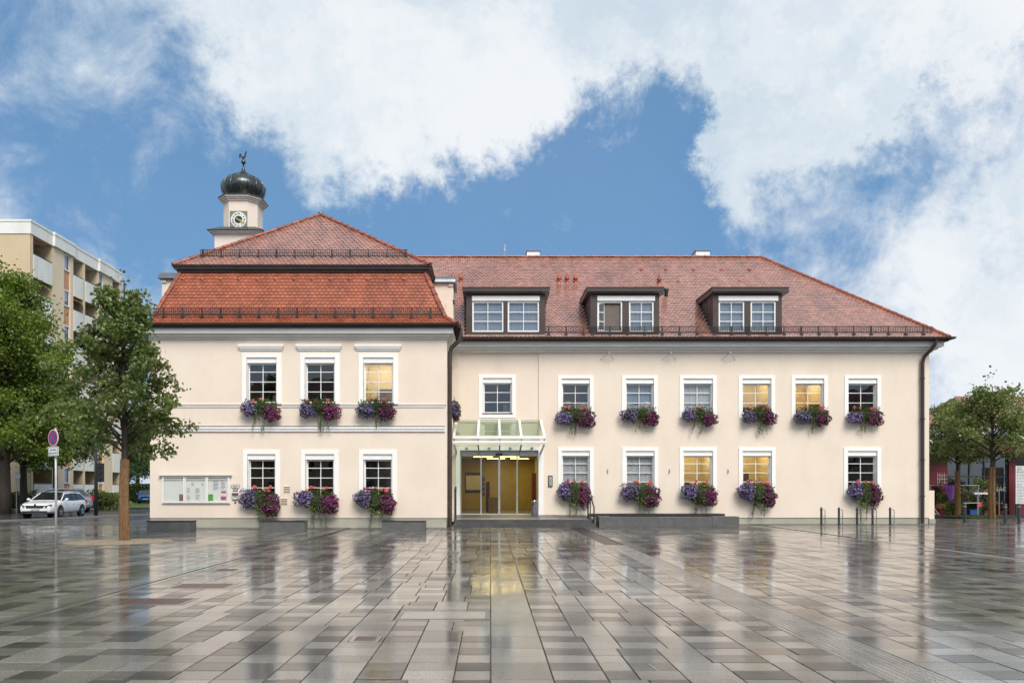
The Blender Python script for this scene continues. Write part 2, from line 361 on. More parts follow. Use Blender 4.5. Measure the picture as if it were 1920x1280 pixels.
# kerb stones along the road on the left
def kerb(name, pts, w, z0, z1, mat, label):
    b = MB()
    for (a, c) in zip(pts[:-1], pts[1:]):
        a = Vector((*a, 0)); c = Vector((*c, 0)); d = (c-a).normalized(); n = Vector((-d.y, d.x, 0))*w/2
        L = (c-a).length; k = max(1, int(L/1.0))
        for i in range(k):
            p = a + d*(L*i/k+.006); q = a + d*(L*(i+1)/k-.006)
            b.prism_z([((p-n).x, (p-n).y), ((q-n).x, (q-n).y), ((q+n).x, (q+n).y), ((p+n).x, (p+n).y)], z0, z1)
    return tag(b.build(name, mat), label, kind='structure')
kerb('kerb', [(-21.05, -8), (-20.7, 32.4), (-17.1, 38.1), (-15.5, 44)], .16, -.05, .0, 'kerb', 'pale kerb stones between plaza and road')
kerb('kerb', [(-25.0, 34), (-23.4, 38.5), (-21.5, 46), (-20.4, 54), (-13, 66)], .15, -.05, .04, 'kerb', 'pale kerb line on the far side of the road')
g = MB(); g.add([(-38, 50, -.02), (-20.6, 56, -.02), (-13, 66.2, -.02), (10, 72, -.02), (10, 100, -.02), (-75, 130, -.02), (-60, 50, -.02)], [tuple(range(7))])
# the car park stays asphalt; lawn lies beyond
lawn = MB(); lawn.add([(-31, 66, -.012), (-14, 66.5, -.012), (4, 75, -.012), (4, 140, -.012), (-80, 140, -.012), (-60, 80, -.012)], [tuple(range(6))])
tag(lawn.build('lawn', 'grass'), 'green lawn strip beyond the side road', kind='structure')

# ---- paving slabs: columns run towards the building, every second one checkered dark
ROW = 0.305
slabs = []                                # (x0,x1,y0,y1,tone)
def tone_noise(x, y): return math.sin(x*.7+1.3)*math.sin(y*.53+.4) + .5*math.sin(x*1.9+y*.8)
def ylimit(x0, x1):
    if x1 > WX0-.05 and x0 < WX1+.0: return YW-.02
    if x0 < WX0: return 37.0 + (x0+17)*.9 if x0 < -17 else 38.0
    if x0 > MX1: return 40.0
    return YM+.1
HOLES = [(-4.95, -4.05, 11.8, 12.42), (-4.95, -4.05, 10.1, 10.75), (-1.40, -1.12, 7.66, 7.96), (-1.10, -.02, 9.0, 9.6), (-5.1, -4.8, 14.4, 14.7)]
def pick(kind, par):
    q = rnd.random()
    if kind == 'D': return 'slab_dark' if (par == 0) != (q < .10) else ('slab_light' if q < .6 else 'slab_mid')
    if kind == 'C': return 'slab_light' if q < .7 else 'slab_mid'
    return 'slab_light' if q < .58 else ('slab_mid' if q < .90 else ('slab_dark' if q < .955 else 'slab_tint'))
def column(x0, x1, kind, k):
    lim = ylimit(x0, x1); y = 4.3
    while y < lim:
        y1 = min(y+ROW*rnd.choice((2, 3, 4)), lim)
        if y1-y > .05: slabs.append((x0, x1, y, y1, pick(kind, 0)))
        y = y1
def cols(x0, x1, n, first):
    """rows of slabs between two fixed strips; the long joints step sideways from slab to slab"""
    w = (x1-x0)/n; off = [0.0]*(n+1); hold = [0]*(n+1); ph = [rnd.randrange(2) for _ in range(n)]; merged = [None]*n; j = 0; y = 4.3
    while y < 40:
        for k in range(1, n):
            if hold[k] <= 0 and merged[k-1] is None and merged[k] is None: off[k] = rnd.choice((-.06, 0, 0, .06)) if rnd.random() < .6 else off[k]; hold[k] = rnd.choice((1, 2, 2, 3))
            hold[k] -= 1
        for i in range(n):
            a, c = x0+i*w+off[i], x0+(i+1)*w+off[i+1]; lim = ylimit(x0+i*w, x0+(i+1)*w); kk = i if x0 >= 0 else n-1-i
            kind = 'D' if (kk+first) % 2 == 0 else 'L'
            if merged[i] is not None:
                s = merged[i]; merged[i] = None; slabs.append((s[0], s[1], s[2], min(y+ROW, lim), s[4])); continue
            if y > lim-.05: continue
            t = pick(kind, (j+ph[i]) % 2)
            if kind == 'L' and rnd.random() < .28 and y+ROW < lim-.1: merged[i] = (a, c, y, 0, t)
            else: slabs.append((a, c, y, min(y+ROW, lim), t))
        y += ROW; j += 1
column(0, .5, 'C', 0)
cols(.5, 3.12, 7, 0); cols(3.66, 11.3, 21, 1); cols(11.46, 27.5, 44, 0)
cols(-5.35, 0, 15, 0); cols(-20.6, -5.65, 41, 1)
def cut(s, h):                            # leave an opening for a cover in a slab
    x0, x1, y0, y1, t = s; a, c, d, e = h[0]-.012, h[1]+.012, h[2]-.012, h[3]+.012
    if x1 <= a or x0 >= c or y1 <= d or y0 >= e: return [s]
    p = [(x0, x1, y0, min(d, y1), t), (x0, x1, max(e, y0), y1, t), (x0, a, max(y0, d), min(y1, e), t), (c, x1, max(y0, d), min(y1, e), t)]
    return [q for q in p if q[1]-q[0] > .02 and q[3]-q[2] > .02]
for h in HOLES: slabs = [q for s in slabs for q in cut(s, h)]
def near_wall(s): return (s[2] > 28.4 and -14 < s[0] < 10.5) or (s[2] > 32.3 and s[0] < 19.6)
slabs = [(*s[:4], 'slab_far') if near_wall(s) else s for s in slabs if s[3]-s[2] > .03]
GAP = .010
def vis(s):
    cx, cy = (s[0]+s[1])/2, (s[2]+s[3])/2
    px, py = PX+cx*F/cy, PY+H*F/cy
    if not (-10 < px < 1930 and py < 1290): return 0
    return (s[1]-s[0])*(s[3]-s[2])/cy**3
slabs.sort(key=lambda s: -vis(s))
SC = {}
def slab_mesh(w, l, t):
    key = (round(w, 3), round(l, 3), t)
    if key not in SC:
        a, b, e = w/2-GAP/2, l/2-GAP/2, .003
        m = MB().add([(-a, -b, -.03), (a, -b, -.03), (a, b, -.03), (-a, b, -.03), (-a, -b, -e), (a, -b, -e), (a, b, -e), (-a, b, -e),
                      (-a+e, -b+e, 0), (a-e, -b+e, 0), (a-e, b-e, 0), (-a+e, b-e, 0)],
                     [(0, 1, 5, 4), (1, 2, 6, 5), (2, 3, 7, 6), (3, 0, 4, 7), (4, 5, 9, 8), (5, 6, 10, 9), (6, 7, 11, 10), (7, 4, 8, 11), (8, 9, 10, 11)])
        SC[key] = m.mesh('paving_slab', t)
    return SC[key]
for s in slabs[:300]:
    place('paving_slab', slab_mesh(s[1]-s[0], s[3]-s[2], s[4]), plaza, ((s[0]+s[1])/2, (s[2]+s[3])/2, rnd.uniform(-.0012, .0012)),
          (rnd.gauss(0, .0022), rnd.gauss(0, .0022), 0))
fields = MB(); tn = ['slab_light', 'slab_mid', 'slab_dark', 'slab_tint', 'slab_far']
for s in slabs[300:]:
    e = .003; a0, a1, b0, b1 = s[0]+GAP/2, s[1]-GAP/2, s[2]+GAP/2, s[3]-GAP/2
    tx, ty, z = rnd.gauss(0, .0024), rnd.gauss(0, .0024), rnd.uniform(-.0012, .0012)
    cx, cy = (a0+a1)/2, (b0+b1)/2
    zz = lambda x, y: z + (x-cx)*tx + (y-cy)*ty
    o = [(a0, b0), (a1, b0), (a1, b1), (a0, b1)]; i = [(a0+e, b0+e), (a1-e, b0+e), (a1-e, b1-e), (a0+e, b1-e)]
    fields.add([(x, y, -.02) for x, y in o] + [(x, y, zz(x, y)) for x, y in i], [(0, 1, 5, 4), (1, 2, 6, 5), (2, 3, 7, 6), (3, 0, 4, 7), (4, 5, 6, 7)], tn.index(s[4]))
fo = fields.build('paving_slab_field', tn, plaza); tag(fo, 'further grey paving slabs out to the building', kind='stuff')
# pale quartz veins in a few slabs
vb = MB()
for k in range(26):
    y = 6.2 + 14*rnd.random()**1.6; x = rnd.uniform(-.62, .62)*y; L = rnd.uniform(.15, .34); a = rnd.uniform(-.35, .35) + (math.pi/2 if rnd.random() < .25 else 0)
    w = rnd.uniform(.003, .008); d = Vector((math.cos(a), math.sin(a), 0)); n = Vector((-d.y, d.x, 0)); pts = []
    for i in range(5):
        p = Vector((x, y, .0035)) + d*(L*i/4) + n*rnd.gauss(0, .005); pts.append((p+n*w*math.sin(math.pi*(i+.4)/5), p-n*w*math.sin(math.pi*(i+.4)/5)))
    for i in range(4): vb.poly([pts[i][1], pts[i+1][1], pts[i+1][0], pts[i][0]])
tag(vb.build('stone_vein', 'quartz', plaza), 'pale mineral veins in the slabs', kind='stuff')

# slot drain, tactile strip, side channel, manhole covers
b = MB()
for i in range(18): b.box(-5.645, -5.53, 4.3+i, 5.294+i, -.02, .001); b.box(-5.47, -5.355, 4.3+i, 5.294+i, -.02, .001)
b.box(-5.53, -5.47, 4.3, 22.3, -.02, -.012)
b.build('drain_channel', 'slab_mid', plaza)
b = MB()
for i in range(12): b.box(11.305, 11.455, 12+i, 12.994+i, -.02, .003)
b.build('edge_strip', 'kerb', plaza)
b = MB()
for i in range(int(17/.6)):
    y0 = 4.3+i*.6
    b.box(3.123, 3.657, y0, y0+.594, -.02, -.003)
    for k in range(9):
        x = 3.15+k*.0595
        b.add([(x-.019, y0+.01, -.003), (x+.019, y0+.01, -.003), (x+.019, y0+.584, -.003), (x-.019, y0+.584, -.003),
               (x-.010, y0+.012, .003), (x+.010, y0+.012, .003), (x+.010, y0+.582, .003), (x-.010, y0+.582, .003)],
              [(0, 1, 5, 4), (1, 2, 6, 5), (2, 3, 7, 6), (3, 0, 4, 7), (4, 5, 6, 7)])
b.build('tactile_strip', 'slab_light', plaza)
def cover(x0, x1, y0, y1, mat, frame='slab_mid'):
    b = MB(); e = .035
    b.box(x0-.01, x1+.01, y0-.01, y0+e, -.02, .003, 1); b.box(x0-.01, x1+.01, y1-e, y1+.01, -.02, .003, 1)
    b.box(x0-.01, x0+e, y0+e, y1-e, -.02, .003, 1); b.box(x1-e, x1+.01, y0+e, y1-e, -.02, .003, 1)
    b.box(x0+e+.004, x1-e-.004, y0+e+.004, y1-e-.004, -.02, .002, 0)
    return b.build('manhole_cover', [mat, frame], plaza)
for h, m, f in zip(HOLES, ('rust_iron', 'rust_iron', 'rust_iron', 'slab_light', 'anthracite'), ('slab_mid', 'slab_mid', 'slab_light', 'steel', 'anthracite')): cover(*h, m, f)

# ================================================================ TOWN HALL
hall = thing('town_hall', (3.0, 34.3, 0), 'cream two-storey town hall with red tiled roofs and white framed windows', 'building')
def wall_holes(b, x0, x1, z0, z1, Y, holes, dep, m=0, mr=None):
    xs = sorted({x0, x1, *[h[0] for h in holes], *[h[1] for h in holes]}); xs = [x for x in xs if x0 <= x <= x1]
    zs = sorted({z0, z1, *[h[2] for h in holes], *[h[3] for h in holes]}); zs = [z for z in zs if z0 <= z <= z1]
    for xa, xb in zip(xs[:-1], xs[1:]):
        for za, zb in zip(zs[:-1], zs[1:]):
            cx, cz = (xa+xb)/2, (za+zb)/2
            if any(h[0] < cx < h[1] and h[2] < cz < h[3] for h in holes): continue
            b.poly([(xa, Y, za), (xb, Y, za), (xb, Y, zb), (xa, Y, zb)], m)
    for h in holes:
        a, c, d, e = h; q = m if mr is None else mr
        b.poly([(a, Y, d), (a, Y+dep, d), (a, Y+dep, e), (a, Y, e)], q); b.poly([(c, Y, d), (c, Y, e), (c, Y+dep, e), (c, Y+dep, d)], q)
        b.poly([(a, Y, d), (c, Y, d), (c, Y+dep, d), (a, Y+dep, d)], q); b.poly([(a, Y, e), (a, Y+dep, e), (c, Y+dep, e), (c, Y, e)], q)
def room(parent, x0, x1, z0, z1, y0, y1, mat, lamp=None, lampz=.06, furn=0):
    b = MB()
    P = [(x0, y0, z0), (x1, y0, z0), (x1, y1, z0), (x0, y1, z0), (x0, y0, z1), (x1, y0, z1), (x1, y1, z1), (x0, y1, z1)]
    b.add(P, [(4, 5, 6, 7), (1, 2, 6, 5), (2, 3, 7, 6), (3, 0, 4, 7)], 0); b.add(P, [(0, 3, 2, 1)], 1)
    rr = random.Random(furn)
    if furn:
        h = rr.uniform(.9, 1.7); xa = rr.uniform(x0, x0+(x1-x0)*.4); xb = xa+rr.uniform(.5, .9)
        b.box(xa, xb, y1-.45, y1-.02, z0+.01, z0+h, 2)
        for k in range(4): b.box(xa+.08+k*.16, xa+.2+k*.16, y1-.5, y1-.455, z0+h*.55, z0+h*.55+.28, 3 + k % 2)
        b.box(x1-.62, x1-.1, y0+.5, y0+1.0, z0+.01, z0+.78+rr.random()*.3, 5)
    o = b.build('room', [mat, 'room_floor', 'furniture_dark', 'book_blue', 'book_red', 'furniture_wood'], parent)
    if lamp:
        l = MB()
        for k in range(2):
            xa = x0+(x1-x0)*(.22+.36*k); l.box(xa, xa+(x1-x0)*.2, y0+.5, y1-.5, z1-lampz-.04, z1-lampz)
        l.build('ceiling_lamp', lamp, parent)
    return o
STY = {'dark': ('room_dark', None, None, 'glass'), 'mix': ('room_grey', None, None, 'glass_mirror'), 'blue': ('room_grey', None, 'curtain_sky_tint', 'glass_mirror'),
       'pale': ('room_cream', None, 'curtain_or_backing', 'glass_mirror'), 'lit': ('room_cream', 'lamp_white', None, 'glass'), 'warm': ('room_cream', 'lamp_warm', None, 'glass'), 'amber': ('room_amber', 'lamp_amber', None, 'glass')}
WINS = []
def window(Y, o, t, rows, style, hood=None, sill=True, seed=1, glaz=None):
    """o: opening (x0,x1,z0,z1); t: white surround outer rectangle"""
    x0, x1, z0, z1 = o; d = .17; f = .075
    b = MB()
    ya, yb = Y+d, Y+d+.07
    zb = z1-.225                                            # under the shutter box
    b.box(x0, x0+f, ya, yb, z0, zb); b.box(x1-f, x1, ya, yb, z0, zb); b.box(x0+f, x1-f, ya, yb, z0, z0+f); b.box(x0+f, x1-f, ya, yb, zb-f*.6, zb)
    gx0, gx1, gz0, gz1 = x0+f, x1-f, z0+f, zb-f*.6; mw = .014
    xm = (gx0+gx1)/2; b.box(xm-mw, xm+mw, ya+.01, yb-.01, gz0, gz1)
    tot = sum(rows); zz = [gz1]
    for r in rows: zz.append(zz[-1]-(gz1-gz0)*r/tot)
    for z in zz[1:-1]:
        b.box(gx0, xm-mw, ya+.012, yb-.012, z-mw, z+mw); b.box(xm+mw, gx1, ya+.012, yb-.012, z-mw, z+mw)
    w = b.build('window', 'white_metal', hall)
    rm, lamp, cur, gl = STY[style]; gl = glaz or gl
    for i in range(len(rows)):
        for a, c in ((gx0, xm-mw), (xm+mw, gx1)):
            MB().box(a-.004, c+.004, ya+.03, ya+.036, zz[i+1]+mw-.004, zz[i]-mw+.004).build('pane', gl, w)
    # surround: four flat bands proud of the plaster
    if t:
        a, c, e, h = t; s = MB(); y0, y1 = Y-.028, Y+.004
        s.box(a, x0, y0, y1, e, h); s.box(x1, c, y0, y1, e, h); s.box(x0, x1, y0, y1, z1, h)
        if e < z0-.02: s.box(x0, x1, y0, y1, e, z0)
        s.build('surround', 'white_trim', w)
    s = MB(); s.box(x0+.004, x1-.004, Y+.03, Y+d+.05, zb+.004, z1-.004); s.box(x0+.004, x1-.004, Y+.015, Y+.03, zb+.012, zb+.03)
    s.build('shutter_box', 'white_metal', w)
    for q in (x0+.012, x1-.04): MB().box(q, q+.028, Y+.05, Y+d-.002, z0, zb).build('shutter_rail', 'white_metal', w)
    if sill: MB().box(x0-.03, x1+.03, Y-.05, Y+d, z0-.035, z0+.004).build('sill', 'brown_metal', w)
    if hood:
        a, c, e, h = hood; s = MB()
        s.box(a, c, Y-.13, Y+.002, h-.09, h); s.box(a+.03, c-.03, Y-.10, Y+.002, h-.16, h-.09); s.box(a+.06, c-.06, Y-.05, Y+.002, e, h-.16)
        s.build('lintel_hood', 'white_trim', w)
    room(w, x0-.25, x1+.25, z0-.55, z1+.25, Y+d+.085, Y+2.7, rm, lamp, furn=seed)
    if cur:
        c = MB(); n = 24; yy = lambda i: Y+d+.10+.012*math.sin(i*2.1)
        for i in range(n):
            xa, xb = x0-.2+(x1-x0+.4)*i/n, x0-.2+(x1-x0+.4)*(i+1)/n
            c.poly([(xa, yy(i), z0-.1), (xb, yy(i+1), z0-.1), (xb, yy(i+1), z1), (xa, yy(i), z1)])
        c.build('curtain_or_backing', cur, w, smooth=True)
    return w
def rect(Y, x0, x1, y0, y1): return (XX(x0, Y), XX(x1, Y), ZZ(y1, Y), ZZ(y0, Y))
SPEC = []   # (Y, opening, trim, rows, style, hood)
wing_open, main_open, bay_open = [], [], []
R4, R3 = (.72, 1, 1, 1), (.8, 1, 1)
for (a, c), st, hd in (((454, 528), 'dark', (447.7, 532.6)), ((563, 637), 'mix', (556, 641)), ((672.5, 746.5), 'lit', (666, 753))):
    SPEC.append(('w', rect(YW, a+8.5, c-9, 670, 755.5), rect(YW, a, c, 662.5, 757), R4, st, rect(YW, hd[0], hd[1], 646, 657)))
for (a, c), st in (((456, 525), 'dark'), ((564.5, 635), 'dark'), ((673, 744), 'mix')):
    SPEC.append(('w', rect(YW, a+8, c-8.5, 851, 936), rect(YW, a, c, 843, 942), R4, st, None))
YB = YM+.05
SPEC.append(('b', rect(YB, 905.5, 960, 708.5, 774.5), rect(YB, 897.5, 967, 701.6, 783), R3, 'dark', None))
for (a, c), st in (((1046, 1113), 'dark'), ((1166, 1233), 'blue'), ((1274, 1343.5), 'pale'), ((1384.5, 1453), 'amber'), ((1483.5, 1552), 'warm'), ((1583, 1651.7), 'mix')):
    SPEC.append(('m', rect(YM, a+7.3, c-7, 709.5, 776), rect(YM, a, c, 703.5, 783.6), R3, st, None))
for (a, c), st in (((1046, 1113), 'pale'), ((1166.5, 1234), 'pale'), ((1274, 1343.7), 'amber'), ((1385, 1454), 'amber'), ((1582, 1651.7), 'dark')):
    SPEC.append(('m', rect(YM, a+7.3, c-7, 845, 923), rect(YM, a, c, 838, 930), R4, st, None))
for i, (w, o, t, r, st, hd) in enumerate(SPEC):
    {'w': wing_open, 'm': main_open, 'b': bay_open}[w].append(o)
    window({'w': YW, 'm': YM, 'b': YB}[w], o, t, r, st, hd, seed=i+3)

# ---- walls
ZT = 7.75; ZPW = ZZ(970.5, YW); ZPM = .27; XB0, XB1 = XX(862, YM), XX(1010, YM)
DOOR = (XX(862.5, YB), XX(1009.5, YB), .40, ZZ(844, YB))
b = MB(); RV = .26
wall_holes(b, WX0, WX1, ZPW, ZT, YW, wing_open, RV, 0)
b.poly([(WX1, YW, ZPW), (WX1, 43, ZPW), (WX1, 43, ZT), (WX1, YW, ZT)]); b.poly([(WX0, 43, ZPW), (WX0, YW, ZPW), (WX0, YW, ZT), (WX0, 43, ZT)])
b.poly([(WX1, 43, ZPW), (WX0, 43, ZPW), (WX0, 43, ZT), (WX1, 43, ZT)])
b.poly([(WX0, YW, ZPW), (WX0, YW+.04, ZPW), (WX1, YW+.04, ZPW), (WX1, YW, ZPW)])
b.build('wall', 'plaster', hall)
b = MB()
wall_holes(b, WX1, XB0, .1, 7.9, YM, [], RV); wall_holes(b, XB1, MX1, ZPM, 7.9, YM, main_open, RV)
wall_holes(b, XB0, XB1, .1, 7.9, YB, bay_open+[DOOR], RV)
b.poly([(XB0, YM, .1), (XB0, YB, .1), (XB0, YB, 7.9), (XB0, YM, 7.9)]); b.poly([(XB1, YB, .1), (XB1, YM, .1), (XB1, YM, 7.9), (XB1, YB, 7.9)])
b.poly([(MX1, YM, ZPM), (MX1, 45.4, ZPM), (MX1, 45.4, 7.9), (MX1, YM, 7.9)]); b.poly([(MX1, 45.4, ZPM), (WX1, 45.4, ZPM), (WX1, 45.4, 7.9), (MX1, 45.4, 7.9)])
b.poly([(XB1, YM, ZPM), (XB1, YM+.05, ZPM), (MX1, YM+.05, ZPM), (MX1, YM, ZPM)])
b.build('wall', 'plaster', hall)
b = MB(); b.box(WX0+.02, WX1-.02, YW+.03, 42.98, -.05, ZPW-.002); b.box(XB1+.01, MX1-.02, YM+.035, 45.3, -.05, ZPM-.002); b.build('plinth', 'plaster_plinth', hall)
b = MB(); b.box(XX(1742, 34.8), XX(1752, 34.8), 34.8, 37.5, .2, ZZ(919, 34.8)); b.box(XX(1742, 34.8)-.01, XX(1752, 34.8)+.03, 34.77, 37.5, -.05, .2, 1); b.build('side_wall', ['plaster', 'plaster_plinth'], hall)
# string courses on the corner block
b = MB(); zc = lambda y: ZZ(y, YW)
xa = XX(834.5, YW)
segs = [WX0] + [v for o in SPEC[:3] for v in (o[2][0], o[2][1])] + [xa]
for i in range(0, len(segs), 2): b.box(segs[i], segs[i+1], YW-.045, YW+.002, zc(761.5), zc(757.5))
b.box(WX0-.02, xa, YW-.025, YW+.002, zc(764), zc(761.5)); b.box(WX0-.03, xa+.03, YW-.05, YW+.003, zc(759.6), zc(758.6), 1)
b.build('string_course', ['cornice_white', 'zinc'], hall)
b = MB(); b.box(WX0-.08, xa, YW-.11, YW+.002, zc(804), zc(799.5)); b.box(WX0-.05, xa, YW-.07, YW+.002, zc(808.5), zc(804)); b.box(WX0-.09, xa+.01, YW-.13, YW+.003, zc(799.5), zc(798.6), 1)
b.build('string_course', ['white_trim', 'zinc'], hall)
# eaves cornices
b = MB()
b.box(WX0-.26, WX1+.26, YW-.34, 43.3, 7.70, 7.90); b.box(WX0-.12, WX1+.12, YW-.20, 43.2, 7.60, 7.70); b.box(WX0-.06, WX1+.06, YW-.08, 43.1, 7.52, 7.60)
b.build('cornice', 'cornice_white', hall)
b = MB()
b.box(WX1+.27, MX1+.42, YM-.42, 45.7, 7.78, 7.98); b.box(WX1+.13, MX1+.26, YM-.24, 45.6, 7.68, 7.78); b.box(WX1+.07, MX1+.1, YM-.1, 45.5, 7.58, 7.68)
b.build('cornice', 'cornice_white', hall)

# ---- roofs
TW = .185
def tile_geo(w, T):
    h = w*.487
    pts = [(-h, T), (-h, .055), (-h*.62, .015), (0, 0), (h*.62, .015), (h, .055), (h, T)]
    zt = lambda v: .044 - .036*v/T
    top = [(u, v, zt(v)) for u, v in pts]; bot = [(u, v, zt(v)-.024) for u, v in pts]
    fs = [(0, 1, 2, 3, 4, 5, 6)] + [(i+7, i+8, i+1, i) for i in range(6)]
    return top+bot, fs
def inside(poly, u, v):
    r = False; n = len(poly)
    for i in range(n):
        (x1, y1), (x2, y2) = poly[i], poly[(i+1) % n]
        if (y1 > v) != (y2 > v) and u < (x2-x1)*(v-y1)/(y2-y1)+x1: r = not r
    return r
def frame_of(pts):
    A = Vector(pts[0]); U = (Vector(pts[1])-A).normalized(); Nn = U.cross(Vector(pts[2])-A).normalized(); return A, U, Nn.cross(U), Nn
def tiles_on(pts, pitch, skip=None, w=TW):
    A, U, V, Nn = frame_of(pts)
    poly = [((Vector(p)-A).dot(U), (Vector(p)-A).dot(V)) for p in pts]
    u0, u1, v1 = min(p[0] for p in poly), max(p[0] for p in poly), max(p[1] for p in poly)
    out = []; j = 0; v = -.03
    while v < v1-.03:
        k = 0; u = u0 + (w/2 if j % 2 else 0) + w/2
        while u < u1:
            if inside(poly, u, v+pitch*.6):
                p = A+U*u+V*v+Nn*.004
                if not (skip and skip(p)): out.append((p, U, V, Nn, j))
            u += w
        v += pitch; j += 1
    return out
def bake_tiles(tl, pitch, b, m=0, w=TW):
    vs, fs = tile_geo(w, pitch*1.35)
    for p, U, V, Nn, j in tl:
        q = p + Nn*rnd.uniform(-.002, .003)
        b.add([q+U*a+V*c+Nn*d for a, c, d in vs], fs, m)
# corner block: mansard
E0 = [(-13.95, 30.55, 8.05), (-1.35, 30.55, 8.05), (-1.35, 43.45, 8.05), (-13.95, 43.45, 8.05)]
E1 = [(-13.5, 30.98, 8.40), (-1.82, 30.98, 8.40), (-1.82, 43.0, 8.40), (-13.5, 43.0, 8.40)]
E2 = [(-12.75, 31.72, 10.32), (-2.66, 31.72, 10.32), (-2.66, 42.3, 10.32), (-12.75, 42.3, 10.32)]
U0 = [(-12.93, 31.5, 10.64), (-2.46, 31.5, 10.64), (-2.46, 42.5, 10.64), (-12.93, 42.5, 10.64)]
AP, AQ = (-7.69, 35.1, 13.95), (-7.69, 38.9, 13.95)
b = MB()
for i in range(4):
    k = (i+1) % 4
    b.poly([E0[i], E0[k], E1[k], E1[i]]); b.poly([E1[i], E1[k], E2[k], E2[i]])
b.poly([U0[0], U0[1], AP]); b.poly([U0[1], U0[2], AQ, AP]); b.poly([U0[2], U0[3], AQ]); b.poly([U0[3], U0[0], AP, AQ]); b.poly(E2); b.poly(U0[::-1])
roofw = b.build('roof', 'roof_under', hall)
PT = .152
steep = tiles_on([E1[0], E1[1], E2[1], E2[0]], PT)
foot = tiles_on([E0[0], E0[1], E1[1], E1[0]], PT)
solo = [t for t in steep if 3 <= t[4] <= 7][:300]; sset = set(id(t) for t in solo)
vs, fs = tile_geo(TW, PT*1.35); tme = MB().add(vs, fs).mesh('roof_tile', 'tile_orange')
for p, U, V, Nn, j in solo:
    place('roof_tile', tme, roofw, p+Nn*rnd.uniform(-.002, .003), Matrix((U, V, Nn)).transposed())
b = MB(); bake_tiles([t for t in steep if id(t) not in sset] + foot, PT, b)
bake_tiles(tiles_on([E1[1], E1[2], E2[2], E2[1]], PT), PT, b); bake_tiles(tiles_on([E0[1], E0[2], E1[2], E1[1]], PT), PT, b)
tag(b.build('roof_tile_field', 'tile_orange', roofw), 'rows of orange beaver-tail tiles on the mansard', kind='stuff')
PU = .165
b = MB(); bake_tiles(tiles_on([U0[0], U0[1], AP], PU), PU, b); bake_tiles(tiles_on([U0[1], U0[2], AQ, AP], PU), PU, b)
tag(b.build('roof_tile_field', 'tile_wet', roofw), 'rows of wet red tiles on the upper hipped roof', kind='stuff')
# break cornice between mansard and upper roof
b = MB()
for ins, z0, z1 in ((1.20, 10.27, 10.40), (1.10, 10.40, 10.50), (1.0, 10.50, 10.60), (.94, 10.60, 10.645)):
    b.box(-13.95+ins+.02, -1.35-ins-.10, 30.55+ins, 43.45-ins, z0, z1)
b.build('eaves_moulding', 'brown_metal', hall)
# long block
ES, SL = 33.7, .868; RY, RZ = 39.83, 13.46
EA = [(-4.0, ES, 8.14), (19.98, ES, 8.14), (13.85, RY, RZ), (-7.4, RY, RZ)]
b = MB(); b.poly([(-7.4, ES, 8.14), EA[1], EA[2], EA[3]]); b.poly([EA[1], (19.98, 45.96, 8.14), EA[2]]); b.poly([(19.98, 45.96, 8.14), (-7.4, 45.96, 8.14), EA[3], EA[2]])
b.poly([(-7.4, 45.96, 8.14), (-7.4, ES, 8.14), EA[3]])
roofm = b.build('roof', 'roof_under', hall)
YD = 33.85
DORM = [  # fascia, face, header, windows (pixel columns)
    ((868, 1030), (874, 1022.5), (885, 1012), ((885.5, 944), (952, 1011)), 0),
    ((1099, 1242), (1107, 1236), (1120, 1228), ((1120, 1167), (1179.5, 1226)), 1),
    ((1332, 1475), (1337, 1466), (1347, 1459), ((1347.5, 1396), (1407.5, 1455)), 2)]
def in_dormer(p):
    for fa, fc, hd, ws, k in DORM:
        if XX(fc[0], YD)-.03 < p.x < XX(fc[1], YD)+.03 and p.y > YD-.1 and p.y < 35.75: return True
    return False
b = MB(); bake_tiles(tiles_on([EA[0], EA[1], EA[2], (-4.6, RY, RZ)], PU, in_dormer), PU, b)
tag(b.build('roof_tile_field', 'tile_wet', roofm), 'rows of wet red tiles on the long roof', kind='stuff')
# ridge and hip caps
def half_cap(L, r0, r1, n=7):
    vs = []; 
    for (x, r) in ((0, r0), (L, r1)):
        for q in (r, r-.018):
            for k in range(n+1):
                t = math.pi*k/n; vs.append((x, -math.cos(t)*q*1.0, math.sin(t)*q*.8))
    m = n+1; fs = []
    for k in range(n): fs += [(k, k+1, 2*m+k+1, 2*m+k), (k, m+k, m+k+1, k+1)]
    return MB().add(vs, [tuple(reversed(f)) for f in fs])
capm = half_cap(.40, .125, .10).mesh('ridge_tile', 'ridge_tile', smooth=False)
def caps(parent, A, B, up=(0, 0, 1), lift=.0):
    A, B = Vector(A), Vector(B); d = (B-A).normalized(); L = (B-A).length; n = int(L/.36)
    s = Vector(up).cross(d).normalized(); u = d.cross(s)
    rot = Matrix((d, s, u)).transposed()
    for i in range(n): place('ridge_tile', capm, parent, A + d*(L*i/n) + u*(lift+rnd.uniform(-.004, .006)), rot)
caps(roofw, U0[0], AP); caps(roofw, U0[1], AP); caps(roofw, AP, AQ)
for i in (0, 1): caps(roofw, E1[i], E2[i]); caps(roofw, E0[i], E1[i])
caps(roofm, (-6, RY, RZ), EA[2]); caps(roofm, EA[1], EA[2])
MB().lathe((AP[0], AP[1], AP[2]), [(.14, .0), (.15, .06), (.10, .12), (.03, .17), (.01, .19)], 12).build('finial', 'zinc', roofw, smooth=True)
